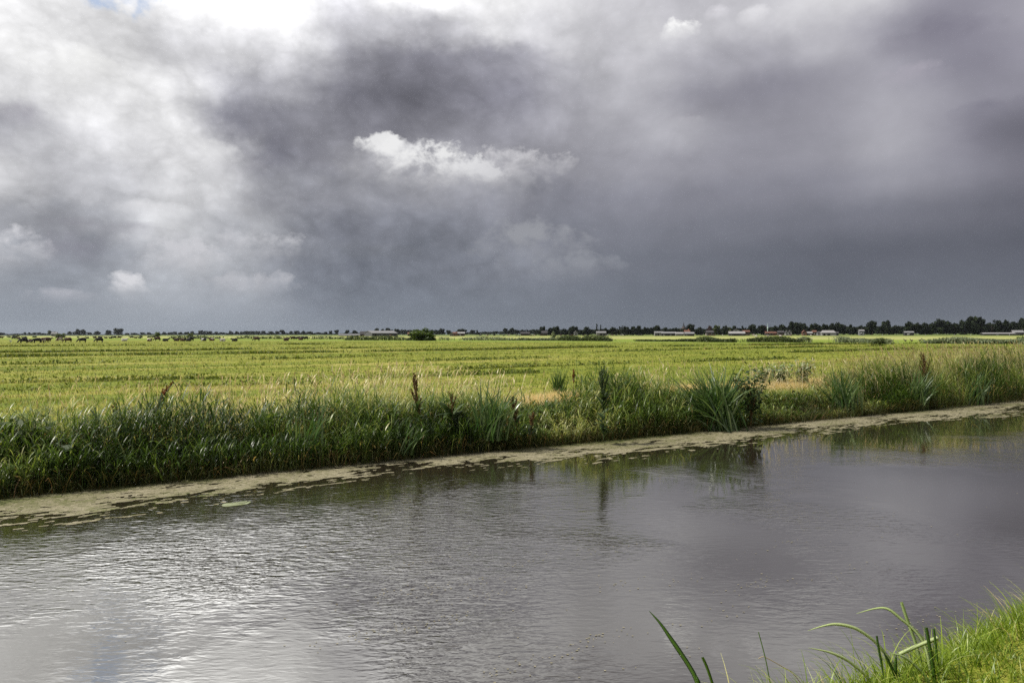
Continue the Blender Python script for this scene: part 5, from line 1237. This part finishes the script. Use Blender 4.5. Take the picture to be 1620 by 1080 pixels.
# church
p = bearing(1081.5, 860); t = empty('church', p); tag(t, 'dark church with a slender pointed spire above the village trees', 'church')
px = 860/1080; yb = horizon(1081)+2.2*1080/860; hz = lambda y: (yb-y)*px
V, Q, T_ = box(-1.9, 1.9, -1.9, 1.9, 0, hz(517.2)); link_mesh('tower', np_mesh('tower', V, Q, None, False, dark_br), parent=t)
me = bpy.data.meshes.new('spire'); s8 = [[1.95*math.cos(a), 1.95*math.sin(a), hz(517.2)+.02] for a in np.arange(8)*math.pi/4+.39]
me.from_pydata(s8+[[1.05*math.cos(a), 1.05*math.sin(a), hz(514.6)] for a in np.arange(8)*math.pi/4+.39]+[[0, 0, hz(508.9)]], [], [[i, (i+1) % 8, (i+1) % 8+8, i+8] for i in range(8)]+[[i+8, (i+1) % 8+8, 16] for i in range(8)]); me.update()
link_mesh('spire', me, slate, t)
V, Q, T_ = box(-5, 5, 2.1, 22, 0, hz(521)); link_mesh('nave', np_mesh('nave', V, Q, None, False, dark_br), parent=t)
me = bpy.data.meshes.new('roof'); z0, z1 = hz(521)+.05, hz(518.6)
me.from_pydata([[-5.4, 2, z0], [5.4, 2, z0], [5.4, 22.4, z0], [-5.4, 22.4, z0], [0, 2, z1], [0, 22.4, z1]], [], [[0, 1, 4], [2, 3, 5], [1, 2, 5, 4], [3, 0, 4, 5], [0, 3, 2, 1]]); me.update()
link_mesh('roof', me, slate, t)
# pale mast and posts
p = bearing(1214.5, 720); px = 720/1080; yb = horizon(1214)+2.2*1080/720
t = empty('mast', p); tag(t, 'slim pale green mast rising above the trees by the orange roofs', 'mast')
g = Geo(); g.add(*tube([[0, 0, 0], [0, 0, (yb-516)*px], [0, 0, (yb-510.8)*px]], [.42, .34, .1], 8)); link_mesh('pole', g.mesh('pole', bmat('pale_green_paint', (.3, .38, .36))), parent=t)
g = Geo(); z = (yb-519)*px; g.add(*tube([[0, 0, z-1.1], [0, 0, z-.6], [0, 0, z+.6], [0, 0, z+1.1]], [.45, .75, .75, .45], 8)); link_mesh('collar', g.mesh('collar', bmat('pale_green_paint', (.3, .38, .36))), parent=t)
posts = [1396, 1464, 1510, 1536, 1597]
for i, x in enumerate(posts):
    p = ground(x, 530.9); px = p.y/1080
    g = Geo(); g.add(*tube([[0, 0, -.1], [0, 0, 1.0], [0, 0, 1.25]], [.2, .19, .12], 6))
    o = link_mesh('fence_post', g.mesh('fence_post', white_w), loc=p)
    o.rotation_euler = (0, 0, .3*i)
    tag(o, 'pale fence post at the far field edge before the right wood, one of five alike', 'post', 'pale posts along the far field edge')

# ------------------------------------------------------------------ cattle
def skin_mesh(name, verts, edges, radii, root=0, sub=1):
    me = bpy.data.meshes.new(name); me.from_pydata([tuple(v) for v in verts], edges, []); me.update()
    o = bpy.data.objects.new(name, me); C.objects.link(o)
    sk = o.modifiers.new('skin', 'SKIN'); sk.use_smooth_shade = True
    for v, r in zip(me.skin_vertices[0].data, radii):
        v.radius = (r, r) if not isinstance(r, tuple) else r; v.use_root = False
    me.skin_vertices[0].data[root].use_root = True
    ss = o.modifiers.new('sub', 'SUBSURF'); ss.levels = sub; ss.render_levels = sub
    bpy.context.view_layer.update()
    dg = bpy.context.evaluated_depsgraph_get()
    res = bpy.data.meshes.new_from_object(o.evaluated_get(dg)); res.name = name
    bpy.data.objects.remove(o); bpy.data.meshes.remove(me)
    return res
def cow_mesh(pose):
    """head towards -X; unit: metres"""
    if pose == 'lie':
        V = [(.15, 0, .48), (.6, 0, .47), (-.35, 0, .50), (-.62, 0, .62), (-.82, 0, .86), (-.98, 0, .9), (-1.22, 0, .78),   # spine to muzzle
             (.78, 0, .5), (.86, .1, .3), (.8, .2, .1),                                                                        # rump, tail
             (-.45, .25, .22), (-.75, .3, .1), (-.5, .32, .07), (-.45, -.25, .22), (-.75, -.3, .1), (-.5, -.32, .07),
             (.5, .32, .25), (.2, .46, .1), (.5, .5, .07), (.5, -.32, .25), (.2, -.46, .1), (.5, -.5, .07),
             (-.9, .2, .95), (-.9, -.2, .95)]
        E = [(0, 1), (0, 2), (2, 3), (3, 4), (4, 5), (5, 6), (1, 7), (7, 8), (8, 9), (2, 10), (10, 11), (11, 12), (2, 13), (13, 14), (14, 15), (1, 16), (16, 17), (17, 18), (1, 19), (19, 20), (20, 21), (5, 22), (5, 23)]
        Rr = [.43, .40, .40, .26, .19, .17, .10, .2, .04, .05, .16, .08, .06, .16, .08, .06, .22, .09, .06, .22, .09, .06, .06, .06]
        return skin_mesh('cow', V, E, Rr)
    V = [(.1, 0, 1.0), (.62, 0, 1.04), (-.5, 0, 1.0), (-.78, 0, 1.05)]
    if pose == 'graze': V += [(-1.02, 0, .75), (-1.2, 0, .42), (-1.36, 0, .16)]
    else: V += [(-1.0, 0, 1.3), (-1.15, 0, 1.36), (-1.45, 0, 1.2)]
    V += [(.86, 0, 1.1), (.95, 0, .8), (.95, 0, .45)]
    for sx, sy in ((-.52, .2), (-.5, -.2)): V += [(sx, sy, .7), (sx-.03, sy, .4), (sx, sy, .03)]
    for sx, sy in ((.62, .22), (.68, -.22)): V += [(sx, sy, .78), (sx+.1, sy, .42), (sx+.04, sy, .03)]
    h = 5 if pose == 'graze' else 5
    hx = V[h]; V += [(hx[0]+.1, .22, hx[2]+.1), (hx[0]+.1, -.22, hx[2]+.1)]
    V += [(.45, 0, .58)]
    E = [(0, 1), (0, 2), (2, 3), (3, 4), (4, 5), (5, 6), (1, 7), (7, 8), (8, 9), (2, 10), (10, 11), (11, 12), (2, 13), (13, 14), (14, 15), (1, 16), (16, 17), (17, 18), (1, 19), (19, 20), (20, 21), (5, 22), (5, 23), (1, 24)]
    Rr = [.40, .36, .37, .25, .19, .16, .10, .16, .04, .05, .17, .085, .065, .17, .085, .065, .22, .09, .065, .22, .09, .065, .05, .05, .12]
    V = [(x, y, z*(.88 if z > .5 else 1)) for x, y, z in V]; Rr[0:3] = [.45, .42, .42]
    return skin_mesh('cow', V, E, Rr)
def hide_mat(name, a, b, thr, scale=1.1):
    m, nt, out = new_mat(name)
    tc = N_(nt, 'ShaderNodeTexCoord'); oi = N_(nt, 'ShaderNodeObjectInfo')
    va = N_(nt, 'ShaderNodeVectorMath', operation='ADD'); nt.links.new(tc.outputs['Object'], va.inputs[0])
    sc_ = N_(nt, 'ShaderNodeVectorMath', operation='SCALE'); sc_.inputs[0].default_value = (37, 11, 5); nt.links.new(oi.outputs['Random'], sc_.inputs['Scale']); nt.links.new(sc_.outputs[0], va.inputs[1])
    nz = noise(nt, va.outputs[0], scale, 1.5, .4)
    f = maprange(nt, nz.outputs['Fac'], thr, thr+.02, 0, 1)
    p = N_(nt, 'ShaderNodeBsdfPrincipled'); nt.links.new(mixc(nt, f, a, b), p.inputs['Base Color']); p.inputs['Roughness'].default_value = .7
    p.inputs['Specular IOR Level'].default_value = .25
    nt.links.new(p.outputs[0], out.inputs[0]); return m
HIDE = {'black': hide_mat('black_hide', (.008, .008, .008), (.02, .018, .016), .5), 'brown': hide_mat('brown_hide', (.032, .016, .01), (.065, .033, .018), .5),
        'dark': hide_mat('dark_brown_hide', (.03, .016, .01), (.06, .03, .018), .5), 'bw': hide_mat('black_pied_hide', (.01, .01, .01), (.55, .53, .5), .55),
        'rw': hide_mat('red_pied_hide', (.07, .03, .018), (.42, .38, .33), .56), 'white': hide_mat('white_hide', (.45, .42, .38), (.2, .13, .09), .62)}
COWM = {}
for po in ('graze', 'stand', 'lie'):
    base = cow_mesh(po)
    for hk, hm in HIDE.items():
        me = base.copy(); me.materials.clear(); me.materials.append(hm); COWM[po, hk] = me
ci = 0
def cow(x, y, pose, hide, lab, flip=False, turn=0.0, group='grazing cattle herd', sc=1.0, z=MZ):
    global ci; ci += 1
    p = ground(x, y)
    o = bpy.data.objects.new('cow', COWM[pose, hide]); C.objects.link(o)
    o.location = (p.x, p.y, float(gz(np.array([[p.x, p.y]]))[0])); o.scale = (sc,)*3
    o.rotation_euler = (0, 0, -math.atan2(p.x, p.y)+(math.pi if flip else 0)+turn)
    tag(o, lab, 'cow', group); return o
for a in [
    (2, 536, 'stand', 'brown', 'brown cow at the left edge of the picture in the far pasture', True),
    (22, 536.6, 'stand', 'black', 'dark cow standing far left behind the black grazing pair', True, .5),
    (29, 536.3, 'lie', 'dark', 'dark greyish cow lying left behind the black grazing cow'),
    (39, 537, 'stand', 'black', 'black cow standing behind the back of the leftmost black grazing cow'),
    (37, 543, 'graze', 'black', 'leftmost big black grazing cow, head down to the left', False, .35),
    (48, 541.3, 'lie', 'rw', 'brown and white cow lying between two black grazing cows', True),
    (58.5, 542.6, 'graze', 'black', 'black grazing cow overlapping the brown pied cows at left', False, .2),
    (67, 542.2, 'stand', 'rw', 'brown pied cow standing right behind the second black grazing cow', False, .9),
    (72, 541.8, 'graze', 'brown', 'brown cow partly hidden in the middle of the left group', False, .6),
    (76.5, 540.3, 'stand', 'brown', 'brown cow with raised head on the right of the left group', True, .4),
    (94.5, 540.2, 'graze', 'rw', 'red pied cow with white back grazing right of the left group', False, .7),
    (107.5, 541.8, 'graze', 'brown', 'brown cow with pale back standing left of the two black grazers', False, -.3),
    (130, 541.8, 'graze', 'black', 'black cow grazing alone, the left of two alike', False, .1),
    (138, 535.3, 'lie', 'black', 'dark cow lying far behind between the two black grazers'),
    (150, 536, 'stand', 'dark', 'dark cow standing far behind, above the right black grazer', False, .8),
    (158, 535.8, 'stand', 'black', 'black cow just behind the head of the right black grazer', True),
    (157, 541.6, 'graze', 'black', 'black cow grazing alone, the right of two alike', False, .25),
    (167.5, 535.2, 'lie', 'dark', 'dark brown cow lying in the far row right of the black grazers'),
    (175, 535.4, 'lie', 'black', 'black cow lying low in the far row, left of a standing one'),
    (181, 535.8, 'stand', 'black', 'black cow standing in the far row above the white cow'),
    (189, 535.8, 'stand', 'dark', 'dark brown cow standing in the far row right above the white cow', True),
    (197, 539.7, 'lie', 'white', 'white cow lying with its head to the right', True),
    (208, 535.2, 'stand', 'black', 'black cow far away, first of the row above the small lying cow'),
    (214.5, 535, 'lie', 'dark', 'dark cow lying far away beside a tiny bush'),
    (221, 535.2, 'lie', 'black', 'black cow lying far away below a tiny bush'),
    (236, 535, 'stand', 'black', 'black cow far away left of the bright green bush', True),
    (242, 535, 'stand', 'black', 'black cow far away touching the bright green bush'),
    (237, 539.8, 'lie', 'rw', 'small brown and white cow lying left of the grazing brown cow', True, .9),
    (249, 539.2, 'graze', 'brown', 'brown cow grazing in front of the bright green bush', False, .3),
    (262, 540, 'lie', 'black', 'black cow lying flat right of the grazing brown cow', True),
    (279, 539.6, 'lie', 'dark', 'dark brown cow lying left of a lighter brown one'),
    (289, 539.9, 'lie', 'brown', 'light brown cow lying left of the black pair'),
    (298, 540, 'lie', 'black', 'black cow lying left of the standing black cow under the round bush'),
    (303, 539.3, 'stand', 'black', 'black cow standing under the small dark round bush', True, .6),
    (322, 539.6, 'lie', 'bw', 'black and white cow lying in the open right of the round bush'),
    (335, 539.2, 'lie', 'rw', 'brown and white cow lying between two lying black ones'),
    (352, 539.9, 'lie', 'white', 'white cow with brown patches lying in the open'),
    (371, 540.2, 'lie', 'black', 'small black cow lying alone left of the grazing brown cow'),
    (406, 539.3, 'graze', 'brown', 'brown cow grazing alone in the middle of the pasture', False, .3),
    (453, 539.3, 'lie', 'brown', 'brown cow lying alone left of the black group', True),
    (463, 537.6, 'stand', 'brown', 'brown cow standing just left of the black group', False, .7),
    (471, 537.8, 'stand', 'black', 'left black cow of the close group right of the brown cow'),
    (478, 537.4, 'stand', 'black', 'middle black cow of the close group'),
    (483.5, 537.6, 'stand', 'black', 'right black cow of the close group'),
    (475.5, 538.2, 'lie', 'brown', 'brown cow lying in front of the close group of black cows')]:
    cow(*a)
for i, x in enumerate([602, 618, 760, 771, 782, 797, 805, 817, 822, 840, 845, 856, 887, 902, 905, 923, 929, 957, 960, 969, 975, 983, 987, 1011, 1015, 1053, 1075, 1094, 1097, 1110, 1117, 1123, 1130, 1142, 1156, 1166, 1173, 1192, 1251, 1263, 1283, 1297]):
    r1 = random.random()
    cow(x, 531.6-(x-810)*.0016+random.uniform(-.25, .2), random.choice(['stand', 'graze', 'lie']), random.choice(['black', 'black', 'dark', 'bw', 'rw']), 'tiny far cow in the pale pasture before the village, one of many alike', r1 < .5, random.uniform(-.8, .8), 'tiny far cattle before the village')
for x, y in [(1196, 532.4), (1215, 532.4), (1235, 532.2)]:
    cow(x, y, 'lie', 'white', 'tiny pale animal resting in the bright field below the orange roofs, one of three alike', False, random.uniform(-1, 1), 'pale resting animals')

# geese
def goose_mesh():
    V = [(0, 0, .34), (.2, 0, .36), (.36, 0, .4), (-.16, 0, .4), (-.26, 0, .55), (-.28, 0, .74), (-.4, 0, .74), (.03, .06, .2), (.03, .06, .02), (.03, -.06, .2), (.03, -.06, .02)]
    E = [(0, 1), (1, 2), (0, 3), (3, 4), (4, 5), (5, 6), (0, 7), (7, 8), (0, 9), (9, 10)]
    return skin_mesh('goose', V, E, [.17, .13, .04, .11, .055, .06, .025, .04, .03, .04, .03])
GO = goose_mesh(); GO.materials.append(solid_mat('goose_feathers', (.05, .042, .035), .8, .5, 6))
GO2 = GO.copy(); GO2.materials.clear(); GO2.materials.append(solid_mat('pale_feathers', (.45, .45, .46), .8, .2, 6))
for x, y, rz, lab, me in [(1432, 540.8, .2, 'leftmost of the four dark geese in the bright field', GO), (1442, 540.8, .4, 'second goose from the left, biggest of the four', GO), (1455.5, 540.3, 2.9, 'third goose from the left, in the right pair', GO), (1461, 540.3, .1, 'rightmost of the four dark geese in the bright field', GO), (16.5, 541.8, .3, 'pale grey goose on the grass left of the black grazing cow', GO2)]:
    p = ground(x, y); o = bpy.data.objects.new('goose', me); C.objects.link(o); o.location = (p.x, p.y, float(gz(np.array([[p.x, p.y]]))[0])); o.rotation_euler = (0, 0, rz-math.atan2(p.x, p.y)); o.scale = (1.1,)*3
    tag(o, lab, 'goose', 'geese in the field')

# ------------------------------------------------------------------ air
def build_haze():
    V, Q, T_ = box(-2750, 2750, -2750, 2750, -2.5, 40)
    m, nt, out = new_mat('haze')
    v = N_(nt, 'ShaderNodeVolumePrincipled'); v.inputs['Density'].default_value = .00003
    v.inputs['Color'].default_value = (.80, .87, .97, 1); v.inputs['Anisotropy'].default_value = .5
    nt.links.new(v.outputs[0], out.inputs['Volume'])
    tag(link_mesh('haze', np_mesh('haze', V, Q, None, False, m)), kind='stuff')
if True: build_haze()

scene.cycles.use_denoising = False
